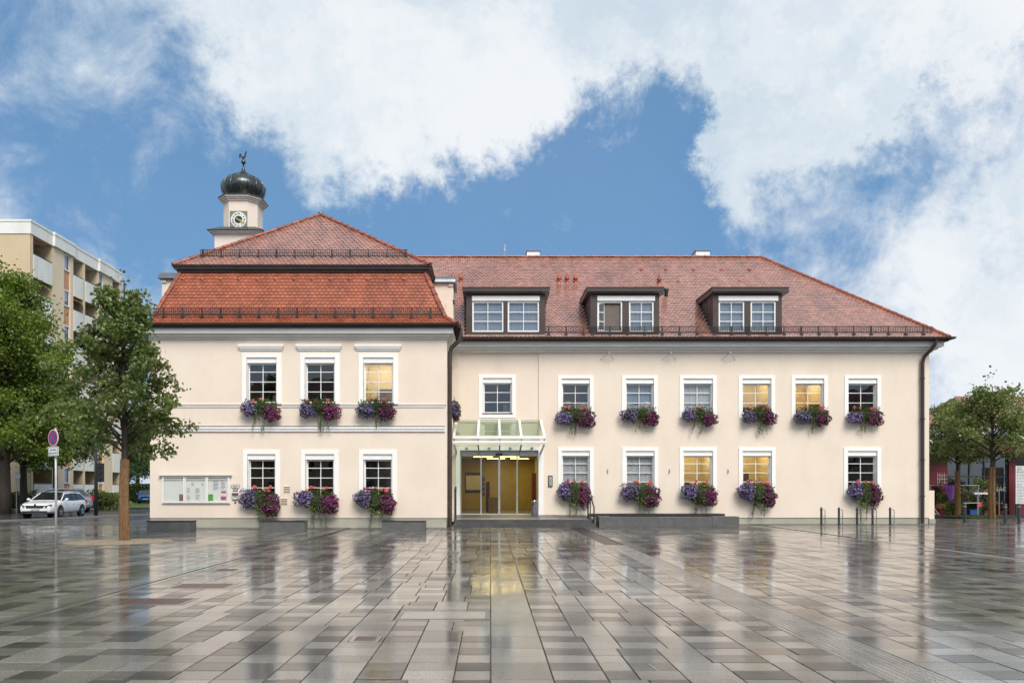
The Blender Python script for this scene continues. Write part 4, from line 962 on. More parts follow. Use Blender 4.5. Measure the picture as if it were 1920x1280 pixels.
# ---- flower boxes
def fbox_proto(low, seed):
    q = random.Random(seed); b = {k: MB() for k in ('core', 'leaf', 'olive', 'violet', 'magenta', 'coral', 'vine')}
    def pt(c, r, front=True):
        while True:
            d = Vector((q.gauss(0, 1), q.gauss(0, 1), q.gauss(0, 1))).normalized()
            if d.y > .45: continue
            k = q.uniform(.82, 1.1)*(1+.12*math.sin(5*d.x+seed)+.1*math.sin(7*d.z+2*seed))
            return Vector((c[0]+d.x*r[0]*k, min(c[1]+d.y*r[1]*k, -.02), c[2]+d.z*r[2]*k)), d
    def flower(m, p, d, r):
        n = (d+Vector((q.gauss(0, .35), -.4+q.gauss(0, .3), q.gauss(0, .35)+.15))).normalized(); u = n.orthogonal().normalized(); w = n.cross(u); a0 = q.random()*6
        ring = []
        for k in range(10):
            a = a0+2*math.pi*k/10; rr = r*(1.0 if k % 2 == 0 else .78); ring.append(p+(u*math.cos(a)+w*math.sin(a))*rr + n*(.0 if k % 2 else .006))
        b[m].add([p-n*r*.45]+ring, [(0, 1+k, 1+(k+1) % 10) for k in range(10)] if r > .05 else [(0, 1+k, 2+k, 1+(k+2) % 10) for k in range(0, 10, 2)])
    def leaf(m, p, d, L):
        d = (d+Vector((q.gauss(0, .5), q.gauss(0, .4), q.gauss(0, .5)-.1))).normalized(); s = d.cross(Vector((q.gauss(0, 1), q.gauss(0, 1), q.gauss(0, 1)))).normalized()*L*.36; n = d.cross(s).normalized()*L*.1
        b[m].add([p, p+d*L*.5+s+n, p+d*L, p+d*L*.5-s+n], [(0, 1, 2), (0, 2, 3)])
    if low: V, G, A, NF = ((-.44, -.25, .02), (.36, .26, .38)), ((.44, -.25, -.20), (.37, .26, .42)), ((.02, -.25, -.10), (.30, .25, .44)), 250
    else: V, G, A, NF = ((-.43, -.22, -.30), (.36, .22, .29)), ((.44, -.22, -.40), (.34, .22, .34)), ((.02, -.20, -.20), (.34, .2, .24)), 190
    V, G, A = [((c[0]+q.gauss(0, .03), c[1], c[2]+q.gauss(0, .03)), tuple(x*q.uniform(.9, 1.08) for x in r)) for c, r in (V, G, A)]
    for c, r in (V, G, A):
        vs, n1, n2 = [], 10, 6
        prof = [(math.sin(math.pi*i/n2)*.8, -math.cos(math.pi*i/n2)*.8) for i in range(n2+1)]
        m = MB().lathe((0, 0, 0), [(max(a, .01), z) for a, z in prof], n1)
        b['core'].add([(c[0]+x*r[0], min(c[1]+y*r[1], -.005), c[2]+z*r[2]) for x, y, z in m.v], m.f)  # dark green filler added inside the blooms against see-through gaps
    for k in range(NF): flower('violet', *pt(*V), q.uniform(.034, .050))
    for k in range(NF): flower('magenta', *pt(*G), q.uniform(.036, .055))
    for c, n in ((V, 120), (G, 120)):
        for k in range(n): leaf('leaf', *pt(*c), q.uniform(.05, .09))
    for k in range(330 if low else 240): leaf('olive' if low and q.random() < .75 else 'leaf', *pt(*A), q.uniform(.05, .10))
    # upright geranium foliage and coral heads
    for k in range(170):
        x = q.uniform(-.62, .62); p = Vector((x, q.uniform(-.34, -.06), (.22 if low else -.04)+q.uniform(-.1, .18)*(1-abs(x)*.5))); leaf('leaf', p, Vector((q.gauss(0, .6), -.5, .6)), q.uniform(.06, .1))
    for k in range(q.choice((5, 6, 7)) if low else q.choice((2, 3, 4))):
        c = Vector((q.uniform(-.48, .48), q.uniform(-.36, -.14), (q.uniform(.34, .52) if low else q.uniform(.02, .14))))
        for i in range(22):
            d = Vector((q.gauss(0, 1), q.gauss(0, 1)-.4, q.gauss(0, 1)+.3)).normalized(); flower('coral', c+d*.055, d, .030)
        b['leaf'].tube([c, c+Vector((q.gauss(0, .03), .05, -.25))], .006, 4)
    for k in range(q.choice((4, 5, 6))):
        x = q.uniform(-.42, .42); p = Vector((x, -.2, .05)); h = q.uniform(.12, .34) + (.3 if low else 0)
        for i in range(12): leaf('leaf', p+Vector((math.sin(k)*.2*i/12, 0, h*i/12)), Vector((q.gauss(0, 1), q.gauss(0, .6), .3)), .045)
    for k in range(5 if low else 6):
        x = q.uniform(-.24, .28); L = q.uniform(.40, .80) + (.1 if low else .0); p = Vector((x, -.28, A[0][2]-A[1][2]*.7)); dx = q.gauss(0, .10); n = int(L/.028); pts = []
        for i in range(n+1): pts.append(p+Vector((dx*i/n+.015*math.sin(i*.7+k), .12*i/n, -L*i/n)))
        b['vine'].tube(pts[::4] + [pts[-1]], .005, 4)
        for i in range(n): leaf('vine', pts[i], Vector((q.gauss(0, 1), q.gauss(0, .6), -.2)), q.uniform(.04, .07))
    t = thing('flower_box', (0, 0, 0), 'x', 'flower box', 'flower boxes below the town hall windows')
    MB().box(-.62, .62, -.30, -.06, -.32 if not low else -.06, -.08 if not low else .18).build('planter', 'planter', t)
    for k, nm, m in (('core', 'bloom_filler', 'dark_core'), ('leaf', 'foliage', 'leaf_box'), ('olive', 'foliage', 'leaf_olive'), ('violet', 'violet_blossom', 'petal_violet'), ('magenta', 'magenta_blossom', 'petal_magenta'), ('coral', 'coral_blossom', 'petal_coral'), ('vine', 'trailing_vine', 'leaf_box')):
        if b[k].f: tag(b[k].build(nm, m, t), kind='stuff' if k != 'core' else None)
    return t
PROT = {True: [fbox_proto(True, s) for s in (11, 12, 13, 14)], False: [fbox_proto(False, s) for s in (21, 22, 23, 24, 25)]}
used = {}
NM = ['left upper window of the corner block', 'middle upper window of the corner block', 'lit upper window of the corner block', 'left lower window of the corner block', 'middle lower window of the corner block', 'right lower window of the corner block', None,
      'dark upper window right of the entrance', 'second upper window of the long wall', 'third upper window of the long wall', 'amber lit upper window of the long wall', 'bright upper window, fifth along the long wall', 'last upper window of the long wall',
      'lower window beside the entrance', 'second lower window of the long wall', 'third lower window, amber lit, of the long wall', 'fourth lower window, amber lit, of the long wall', 'last lower window behind the bicycle stands']
def put_box(low, k, loc, rz, lab):
    k_ = rnd.uniform(.93, 1.09)
    p = PROT[low][used.get(low, 0) % len(PROT[low])]; used[low] = used.get(low, 0)+1
    if id(p) not in used:
        used[id(p)] = 1; p.location = loc; p.rotation_euler[2] = rz; p['label'] = lab; p.scale = (k_, k_, rnd.uniform(.92, 1.1)); return p
    o = dup(p, loc, rz, lab); o.scale = (k_, k_, rnd.uniform(.9, 1.1)); return o
for i, (w, o, t_, r, st, hd) in enumerate(SPEC):
    if NM[i] is None: continue
    low = (i in (3, 4, 5)) or i >= 13; Y = YW if w == 'w' else YM
    z = o[2] + (0 if w == 'w' else (.16 if not low else .0))
    s_ = (o[0]+o[1])/2
    put_box(low, i*3+i//3, (s_+rnd.gauss(0, .03), Y-.03, z), 0, 'violet and magenta flower box below the '+NM[i])
put_box(False, 2, (WX1+.03, 32.55, ZZ(757, 32.4)), R(90), 'flower box seen end-on between the downpipe and glass canopy')

# ================================================================ NO-STOPPING SIGN
X, Y = XX(105, 20.5), 20.5
t = thing('traffic_sign', (X, Y, 0), 'round blue and red no-stopping sign with white plate on leaning pole', 'road sign'); t.rotation_euler[2] = R(-30)
L = WL[t.name]
b = MB(); b.tube([L+Vector(p) for p in ((0, 0, -.05), (-.05, .03, 1.5), (-.10, .05, 3.14))], .03, 10); b.build('pole', 'galvanised', t, smooth=True)
b = MB(); b.tube([L+Vector((-.10, .05, 3.14)), L+Vector((-.10, .05, 3.17))], .034, 10); b.build('cap', 'zinc', t)
cz, cx, yy = 2.88, -.088, -.01
def dsc(name, r, y, m, th=.006):
    return MB().tube([L+Vector((cx, y, cz)), L+Vector((cx, y-th, cz))], r, 40).build(name, m, t)
d = dsc('disc', .222, yy, 'sign_white', .02); dsc('ring', .205, yy-.0205, 'sign_red', .003); dsc('field', .158, yy-.0238, 'sign_blue', .002)
for s in (-1, 1):
    b = MB(); q = Vector((math.cos(R(45*s)), 0, math.sin(R(45*s)))); n = Vector((-q.z, 0, q.x)); c = L+Vector((cx, yy-.0262-.0008*(s+1), cz))
    P = [c+q*i*.158+n*j*.022 for i, j in ((-1, -1), (1, -1), (1, 1), (-1, 1))]; b.prism_y([(p.x, p.z) for p in P], c.y-.0015, c.y); b.build('cross_bar', 'sign_red', t)
b = MB(); b.box(L.x+cx-.225, L.x+cx+.225, L.y+yy-.018, L.y+yy, 2.40, 2.645); pl = b.build('plate', 'sign_white', t)
b = MB(); a0, a1 = L.x+cx-.212, L.x+cx+.212; y0 = L.y+yy-.020
for r_ in ((a0, a1, 2.625, 2.631), (a0, a1, 2.413, 2.419), (a0, a0+.006, 2.419, 2.625), (a1-.006, a1, 2.419, 2.625)): b.box(r_[0], r_[1], y0, y0+.002, r_[2], r_[3])
b.build('border', 'ink', pl)
text('lettering', 'auf dem', .085, (L.x+cx, y0, 2.565), (R(90), 0, 0), 'ink', pl); text('lettering', 'gesamten Platz', .062, (L.x+cx, y0, 2.475), (R(90), 0, 0), 'ink', pl)

# ================================================================ CLOCK TOWER
TY = 55.0; TX = XX(456.5, TY+1.3); zt = lambda y: ZZ(y, TY+1.3)
tower = thing('clock_tower', (TX, TY+1.3, 0), 'slim cream clock tower with black onion dome and weathercock behind the hall', 'tower')
def octo(hw, c): return [(TX+x*hw, TY+1.3+y*hw) for x, y in ((-c, -1), (c, -1), (1, -c), (1, c), (c, 1), (-c, 1), (-1, c), (-1, -c))]
b = MB(); b.prism_z(octo(1.22, .53), zt(440), zt(386)); b.build('shaft', 'tower_plaster', tower)
b = MB(); b.prism_z(octo(1.30, .53), zt(388), zt(385)); b.prism_z(octo(1.40, .53), zt(385), zt(382)); b.prism_z(octo(1.52, .53), zt(382), zt(379.5)); b.build('cornice', 'tower_plaster', tower)
MB().prism_z(octo(1.58, .53), zt(379.5), zt(377.8)).build('eaves', 'dome_copper', tower)
prof = [(1.30, zt(378)), (1.16, zt(376.5)), (1.20, zt(373)), (1.36, zt(367.5)), (1.50, zt(361)), (1.56, zt(355)), (1.53, zt(350)), (1.40, zt(344)), (1.15, zt(338)), (.84, zt(333.5)), (.50, zt(330)), (.30, zt(326)), (.17, zt(321)), (.09, zt(315)), (.05, zt(309))]
b = MB(); b.lathe((TX, TY+1.3, 0), prof, 48); dome = b.build('dome', 'dome_copper', tower, smooth=True)
b = MB()
for k in range(16):
    a = 2*math.pi*(k+.3)/16; b.tube([(TX+(r+.012)*math.cos(a), TY+1.3+(r+.012)*math.sin(a), z) for r, z in prof[1:12]], .034, 5)
b.build('seam', 'dome_copper', dome)
b = MB(); c = (TX, TY+1.3, zt(304)); b.lathe(c, [(.02, -.17), (.10, -.14), (.16, -.06), (.17, 0), (.15, .08), (.09, .15), (.02, .18)], 16); b.tube([(TX, TY+1.3, zt(312)), (TX, TY+1.3, zt(296.5))], .022, 6); b.build('ball', 'dome_copper', tower, smooth=True)
RO = [(-.28, .02), (-.30, .22), (-.22, .36), (-.12, .34), (-.14, .22), (-.08, .14), (.04, .14), (.10, .24), (.12, .40), (.16, .50), (.24, .52), (.29, .47), (.23, .44), (.22, .30), (.18, .12), (.10, .0), (.03, -.05), (.02, -.16), (-.02, -.16), (-.02, -.04), (-.10, .0), (-.17, .10), (-.22, .14), (-.22, .04)]
b = MB(); zr = zt(297.5); b.prism_y([(TX-.02+x, zr+z) for x, z in RO], TY+1.28, TY+1.32); b.build('weathercock', 'black_metal', tower)
yf = TY+1.3-1.22; cx, cz = XX(447.5, yf), ZZ(412, yf); k = .62
b = MB(); b.box(cx-k, cx+k, yf-.02, yf-.001, cz-k, cz+k); clk = b.build('clock', 'clock_green', tower)
MB().tube([(cx, yf-.02, cz), (cx, yf-.035, cz)], .55, 48).build('dial', 'clock_white', clk); MB().tube([(cx, yf-.035, cz), (cx, yf-.042, cz)], .27, 32).build('dial_centre', 'ink', clk)
for i, s in enumerate(('XII', 'I', 'II', 'III', 'IIII', 'V', 'VI', 'VII', 'VIII', 'IX', 'X', 'XI')):
    a = R(90-30*i); o = text('numeral', s, .155, (cx+.41*math.cos(a), yf-.037, cz+.41*math.sin(a)), (R(90), -a+R(90), 0), 'ink', clk, ext=.002, offset=.006)
for ang, L_, w_ in ((R(90-132), .52, .035), (R(90-112), .34, .055)):
    d = Vector((math.cos(ang), 0, math.sin(ang))); n = Vector((-d.z, 0, d.x)); c = Vector((cx, yf-.05-.006*(L_ > .4), cz))
    P = [c-d*.2+n*w_*.7, c-d*.2-n*w_*.7, c+d*L_*.75-n*w_, c+d*L_, c+d*L_*.75+n*w_]; MB().prism_y([(p.x, p.z) for p in P], c.y-.004, c.y).build('clock_hand', 'gold', clk)
b = MB(); sq = lambda h: [(TX-h, TY+1.3-h), (TX+h, TY+1.3-h), (TX+h, TY+1.3+h), (TX-h, TY+1.3+h)]
lo = [(x, y, zt(447)) for x, y in sq(1.98)]; hi = [(x, y, zt(436)) for x, y in sq(1.24)]
b.add(lo+hi, [(0, 1, 5, 4), (1, 2, 6, 5), (2, 3, 7, 6), (3, 0, 4, 7), (0, 3, 2, 1)]); b.build('skirt_roof', 'anthracite', tower)
b = MB(); b.prism_z(sq(1.85), zt(449.5), zt(447.2)); b.prism_z(sq(1.68), zt(452), zt(449.5)); b.prism_z(sq(1.55), 0, zt(452)); b.build('base', 'tower_plaster', tower)

# ================================================================ APARTMENT BLOCK
AX, AY = -34.7, 58.4
apt = thing('apartment_block', (AX, AY+5, 0), 'seven-storey ochre apartment block with white balcony fronts', 'building')
ay = lambda px: -AX*F/(PX-px)
ST = [(58, 62, 'w'), (62, 98, 'l'), (98, 120, 'w'), (120, 132, 'v'), (132, 137.5, 'w'), (137.5, 155.5, 'l'), (155.5, 159.5, 'w'), (159.5, 183, 'd'), (183, 185, 'w'), (185, 194, 'v'), (194, 211, 'w'), (211, 224, 'l'), (224, 227.5, 'w')]
top, D = 20.8, 1.5; b = MB(); li = MB()
b.poly([(AX-18, AY, 0), (AX, AY, 0), (AX, AY, top), (AX-18, AY, top)], 0)
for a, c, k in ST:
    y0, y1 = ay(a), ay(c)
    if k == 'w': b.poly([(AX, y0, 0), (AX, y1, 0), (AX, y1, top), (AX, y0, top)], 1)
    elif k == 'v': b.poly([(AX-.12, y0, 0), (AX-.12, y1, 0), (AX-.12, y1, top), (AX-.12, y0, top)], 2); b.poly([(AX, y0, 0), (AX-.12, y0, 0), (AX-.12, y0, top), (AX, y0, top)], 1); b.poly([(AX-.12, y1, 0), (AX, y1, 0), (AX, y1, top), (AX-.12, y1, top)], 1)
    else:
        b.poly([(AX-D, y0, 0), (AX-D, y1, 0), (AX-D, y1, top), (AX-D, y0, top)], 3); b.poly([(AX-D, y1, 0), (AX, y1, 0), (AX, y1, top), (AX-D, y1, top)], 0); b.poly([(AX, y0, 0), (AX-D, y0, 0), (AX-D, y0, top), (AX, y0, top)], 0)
ye = ay(227.5); b.poly([(AX, ye, 0), (AX-18, ye, 0), (AX-18, ye, top), (AX, ye, top)], 0); b.build('wall', ['apt_wall_shaded', 'apt_wall_lit', 'apt_orange', 'apt_inner'], apt)
b = MB(); b.box(AX-18, AX+.06, AY-.06, ye+.1, top, 21.7); b.box(AX-18, AX+.10, AY-.10, ye+.14, 21.7, 21.86, 1)
b.box(AX+.06, AX+.22, ay(98), ay(137), top, 21.66); b.box(AX+.06, AX+.26, ay(98)-.04, ay(137)+.04, 21.66, 21.88, 1); b.box(AX+.06, AX+.22, ay(183), ay(211), top, 21.66); b.box(AX+.06, AX+.26, ay(183)-.04, ay(211)+.04, 21.66, 21.88, 1)
b.build('parapet', ['apt_white', 'apt_white'], apt)
for fl in range(7):
    dz = -2.9*fl
    for a, c, k in ST:
        y0, y1 = ay(a)+.05, ay(c)-.05
        if k in 'ld':
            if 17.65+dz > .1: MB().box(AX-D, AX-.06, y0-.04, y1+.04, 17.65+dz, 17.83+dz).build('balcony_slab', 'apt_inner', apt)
            MB().box(AX-.05, AX+.05, y0, y1 if k == 'd' else y1-.0, max(17.62+dz, .2), 19.35+dz).build('balcony_front', 'apt_white', apt)
            MB().box(AX-.03, AX+.03, y0, y1, 19.40+dz, 19.45+dz).build('balcony_rail', 'anthracite', apt)
            b = MB(); m = (y0+y1)/2; b.box(AX-D+.002, AX-D+.05, m-.1, y1-.15, 17.9+dz, 20.3+dz, 0); b.box(AX-D+.05, AX-D+.07, m-.02, y1-.23, 18.0+dz, 20.2+dz, 1); b.build('balcony_door', ['anthracite' if k == 'l' else 'white_metal', 'car_glass'], apt)
        elif k == 'v':
            b = MB(); f = .09; z0, z1 = 19.42+dz, 20.75+dz; b.box(AX-.12, AX-.04, y0, y0+f, z0, z1); b.box(AX-.12, AX-.04, y1-f, y1, z0, z1); b.box(AX-.12, AX-.04, y0+f, y1-f, z0, z0+f); b.box(AX-.12, AX-.04, y0+f, y1-f, z1-f, z1)
            w = b.build('window', 'white_metal', apt); MB().box(AX-.11, AX-.10, y0+f, y1-f, z0+f, z1-f).build('pane', 'car_glass', w)
            MB().box(AX-.099, AX-.094, y0+f, y0+f+(y1-y0)*.5, z0+f+.3*(fl % 3), z1-f).build('curtain_or_backing', 'curtain_sky_tint', w)
for a, c, z, m in ((63, 86, 20.4, 'book_red'), (138.5, 154, 17.45, 'apt_orange')):
    MB().add([(AX-.5, ay(a), z+.1), (AX+.25, ay(a), z-.25), (AX+.25, ay(c), z-.25), (AX-.5, ay(c), z+.1), (AX-.5, ay(a), z+.13), (AX+.25, ay(a), z-.22), (AX+.25, ay(c), z-.22), (AX-.5, ay(c), z+.13)], [(0, 3, 2, 1), (4, 5, 6, 7), (0, 1, 5, 4), (1, 2, 6, 5), (2, 3, 7, 6)]).build('awning', m, apt)

# ================================================================ MARKET HALL ON THE RIGHT
YK = 47.0; mk = thing('market_hall', (30, YK+3, 0), 'dark red market hall with glazed front behind the small trees', 'building')
mx = lambda p: XX(p, YK); mz = lambda y: ZZ(y, YK); XE = 41.0
b = MB(); b.box(24.5, mx(1776), YK, YK+.25, 0, mz(850)); b.box(mx(1890), mx(1905), YK-.1, YK+.25, 0, mz(850)); b.box(mx(1960), XE, YK, YK+.25, 0, mz(850)); b.box(mx(1905), mx(1960), YK, YK+.25, 0, .9); b.box(24.5, XE, YK+7, YK+7.2, 0, 5.2, 1); b.box(24.5, 24.7, YK+.25, YK+7, 0, 5.2)
b.build('wall', ['market_red', 'market_dark'], mk)
MB().box(24.4, XE, YK-.9, YK+.3, mz(850), mz(833)).build('fascia', 'market_red', mk)
b = MB(); b.box(mx(1776), mx(1890), YK+.05, YK+.14, .0, .15)
for p in (1776, 1800, 1818.5, 1846, 1866, 1889): b.box(mx(p)-.04, mx(p)+.04, YK+.03, YK+.15, .15, mz(852))
b.box(mx(1776), mx(1890), YK+.04, YK+.16, mz(893)-.04, mz(893)+.04); b.build('window_frame', 'anthracite', mk)
for a, c in ((1776, 1800), (1800, 1818.5), (1818.5, 1846), (1846, 1866), (1866, 1889)): MB().box(mx(a)+.04, mx(c)-.04, YK+.08, YK+.09, .15, mz(852)).build('pane', 'glass', mk)
text('lettering', 'PASSAGE', .36, (mx(1872.5), YK+.07, mz(917)), (R(90), 0, 0), 'sign_white', mk)
b = MB()
for p in range(4): b.box(mx(1757+p*4.3)-.015, mx(1757+p*4.3)+.015, YK-.04, YK-.001, mz(908), mz(886))
for p in range(3): b.box(mx(1756), mx(1774), YK-.05, YK-.04, mz(905-p*7)-.015, mz(905-p*7)+.015)
b.build('trellis', 'galvanised', mk)
b = MB(); zr = mz(833); P = [(YK-.6, zr+.02), (YK+.2, zr+.55), (YK+1.4, zr+1.0), (YK+2.8, zr+1.25)]
for (ya, za), (yb, zb) in zip(P[:-1], P[1:]): b.poly([(24.4, ya, za), (XE, ya, za), (XE, yb, zb), (24.4, yb, zb)])
b.build('glass_roof', 'car_glass', mk)
for k in range(9):
    x = 24.6+k*1.9; b = MB(); b.tube([(x, y, z+.03) for y, z in P], .05, 6); b.build('glazing_bar', 'white_metal', mk)
b = MB(); b.box(24.3, XE, YK+2.8, YK+3.1, ZZ(812, 50), ZZ(802, 50)); b.build('eaves', 'zinc', mk)
b = MB(); R0 = [(23.9, YK+2.7, ZZ(802, 49.7)), (31.6, YK+2.7, ZZ(802, 49.7)), (30.4, YK+5.5, ZZ(779, 52.5)), (23.9, YK+5.5, ZZ(779, 52.5))]
b.poly(R0); b.poly([R0[3], R0[2], (31.6, YK+8.5, R0[0][2]), (23.9, YK+8.5, R0[0][2])]); b.poly([R0[1], (31.6, YK+8.5, R0[0][2]), R0[2]]); rf = b.build('roof', 'roof_under', mk)
b = MB(); bake_tiles(tiles_on(R0, .28, w=.26), .28, b, w=.26); tag(b.build('roof_tile_field', 'market_tile', rf), kind='stuff')
far = thing('gabled_house', (36, 62, 0), 'pale house with peach tiled roof behind the market hall', 'house')
b = MB(); hx0, hx1, hz = XX(1800, 58), 48.0, ZZ(795, 58); b.box(hx0, hx1, 58.4, 68, 0, hz); b.build('wall', 'far_plaster', far)
RF = [(hx0-.4, 57.8, hz-.1), (hx1, 57.8, hz-.1), (hx1-1, 62.4, ZZ(744, 62.4)), (XX(1791, 62.4), 62.4, ZZ(744, 62.4))]
b = MB(); b.poly(RF); b.poly([RF[3], RF[2], (hx1, 68.5, hz-.1), (hx0-.4, 68.5, hz-.1)]); b.poly([RF[0], RF[3], (hx0-.4, 68.5, hz-.1)]); rf = b.build('roof', 'roof_under', far)
b = MB(); bake_tiles(tiles_on(RF, .3, w=.28), .3, b, w=.28); tag(b.build('roof_tile_field', 'market_tile', rf), kind='stuff')
# notice panel
t = thing('information_board', (mx(1925), 45.5, 0), 'tall white notice panel with dark lines of text at the right edge', 'sign')
a, c, e, h = XX(1904.5, 45.5), XX(1948, 45.5), ZZ(944, 45.5), ZZ(873, 45.5)
MB().box(a, c, 45.5, 45.56, e, h).build('board', 'sign_white', t)
for x in (a+.1, c-.1): MB().box(x-.04, x+.04, 45.562, 45.62, 0, h).build('post', 'anthracite', t)
b = MB(); q = random.Random(3)
for k in range(24):
    z = h-.09-k*.089; w_ = .035 if k < 4 else .022; x = a+.06; L_ = q.uniform(.3, .9)
    while x < a+.06+L_: l2 = q.uniform(.05, .16); b.box(x, x+l2, 45.496, 45.4995, z-w_/2, z+w_/2); x += l2+.03
b.build('lettering', 'ink', t)
# rail with purple cloth, plant displays
t = thing('display_rail', (XX(1788, 44.2), 44.2, 0), 'thin steel display rail before the market front', 'rail')
z = ZZ(909.5, 44.2); MB().tube([(XX(1742, 44.2), 44.2, z), (XX(1836, 44.2), 44.2, z)], .018, 6).build('bar', 'galvanised', t)
for p in (1745, 1790, 1835): MB().tube([(XX(p, 44.2), 44.2, 0), (XX(p, 44.2), 44.2, z)], .016, 6).build('post', 'galvanised', t)
b = MB(); n = 14; xa, xb = XX(1770.5, 44.1), XX(1791.5, 44.1); zb = ZZ(944, 44.1); vs = []
for i in range(n+1):
    for j in range(9):
        s = i/n; d = j/8; wv = .03*math.sin(s*22); x = xa+(xb-xa)*(s*(1-.75*d)+.52*d); vs.append((x, 44.14+wv*(1-.3*d), z+.02+(zb-z)*d))
b.add(vs, [(i*9+j, i*9+j+1, (i+1)*9+j+1, (i+1)*9+j) for i in range(n) for j in range(8)]); o = b.build('purple_cloth', 'purple_cloth', org=((xa+xb)/2, 44.1, zb), smooth=True)
o.modifiers.new('thick', 'SOLIDIFY').thickness = .01
tag(o, 'purple cloth hanging to a point from the display rail', 'cloth')
t = thing('plant_stand', (XX(1840, 45), 45, 0), 'white topped metal plant stand in front of the glazing', 'stand')
for p in (1829, 1869):
    for y in (44.8, 45.8): MB().tube([(XX(p, 45), y, 0), (XX(p, 45), y, ZZ(918, 45))], .015, 6).build('post', 'galvanised', t)
MB().box(XX(1821, 45), XX(1860, 45), 44.7, 45.9, ZZ(926, 45), ZZ(923, 45)).build('shelf', 'sign_white', t); MB().box(XX(1800, 45), XX(1831, 45), 44.7, 45.9, ZZ(943, 45), ZZ(941.5, 45)).build('shelf', 'galvanised', t)
def crate(px0, px1, py0, py1, Y, mat, lab, cat, nm):
    a, c, e, h = XX(px0, Y), XX(px1, Y), ZZ(py1, Y), ZZ(py0, Y); b = MB(); s = .03
    b.box(a+s, c-s, Y+s, Y+.4-s, e, e+.02); b.box(a, c, Y, Y+s, e, h); b.box(a, c, Y+.4-s, Y+.4, e, h); b.box(a, a+s, Y+s, Y+.4-s, e, h); b.box(c-s, c, Y+s, Y+.4-s, e, h); b.box(a-.015, c+.015, Y-.015, Y+.0, h-.05, h)
    tag(b.build(nm, mat, org=((a+c)/2, Y+.2, e)), lab, cat)
crate(1819, 1832, 955, 964, 44.6, 'blue_crate', 'blue plastic crate on the ground under the plant stand', 'crate', 'plastic_crate')
crate(1832, 1841, 941, 949.5, 44.9, 'pink_pot', 'bright pink box on the plant stand', 'box', 'plant_box')
crate(1763, 1779, 944, 953, 44.0, 'terracotta', 'terracotta planter trough below the trellis', 'planter', 'planter_trough')
b = MB(); b.box(24.6, 40, 43.3, 43.5, -.03, .10); tag(b.build('low_kerb', 'granite_dark', org=(30, 43.4, 0)), 'dark low kerb before the market plants', kind='structure')

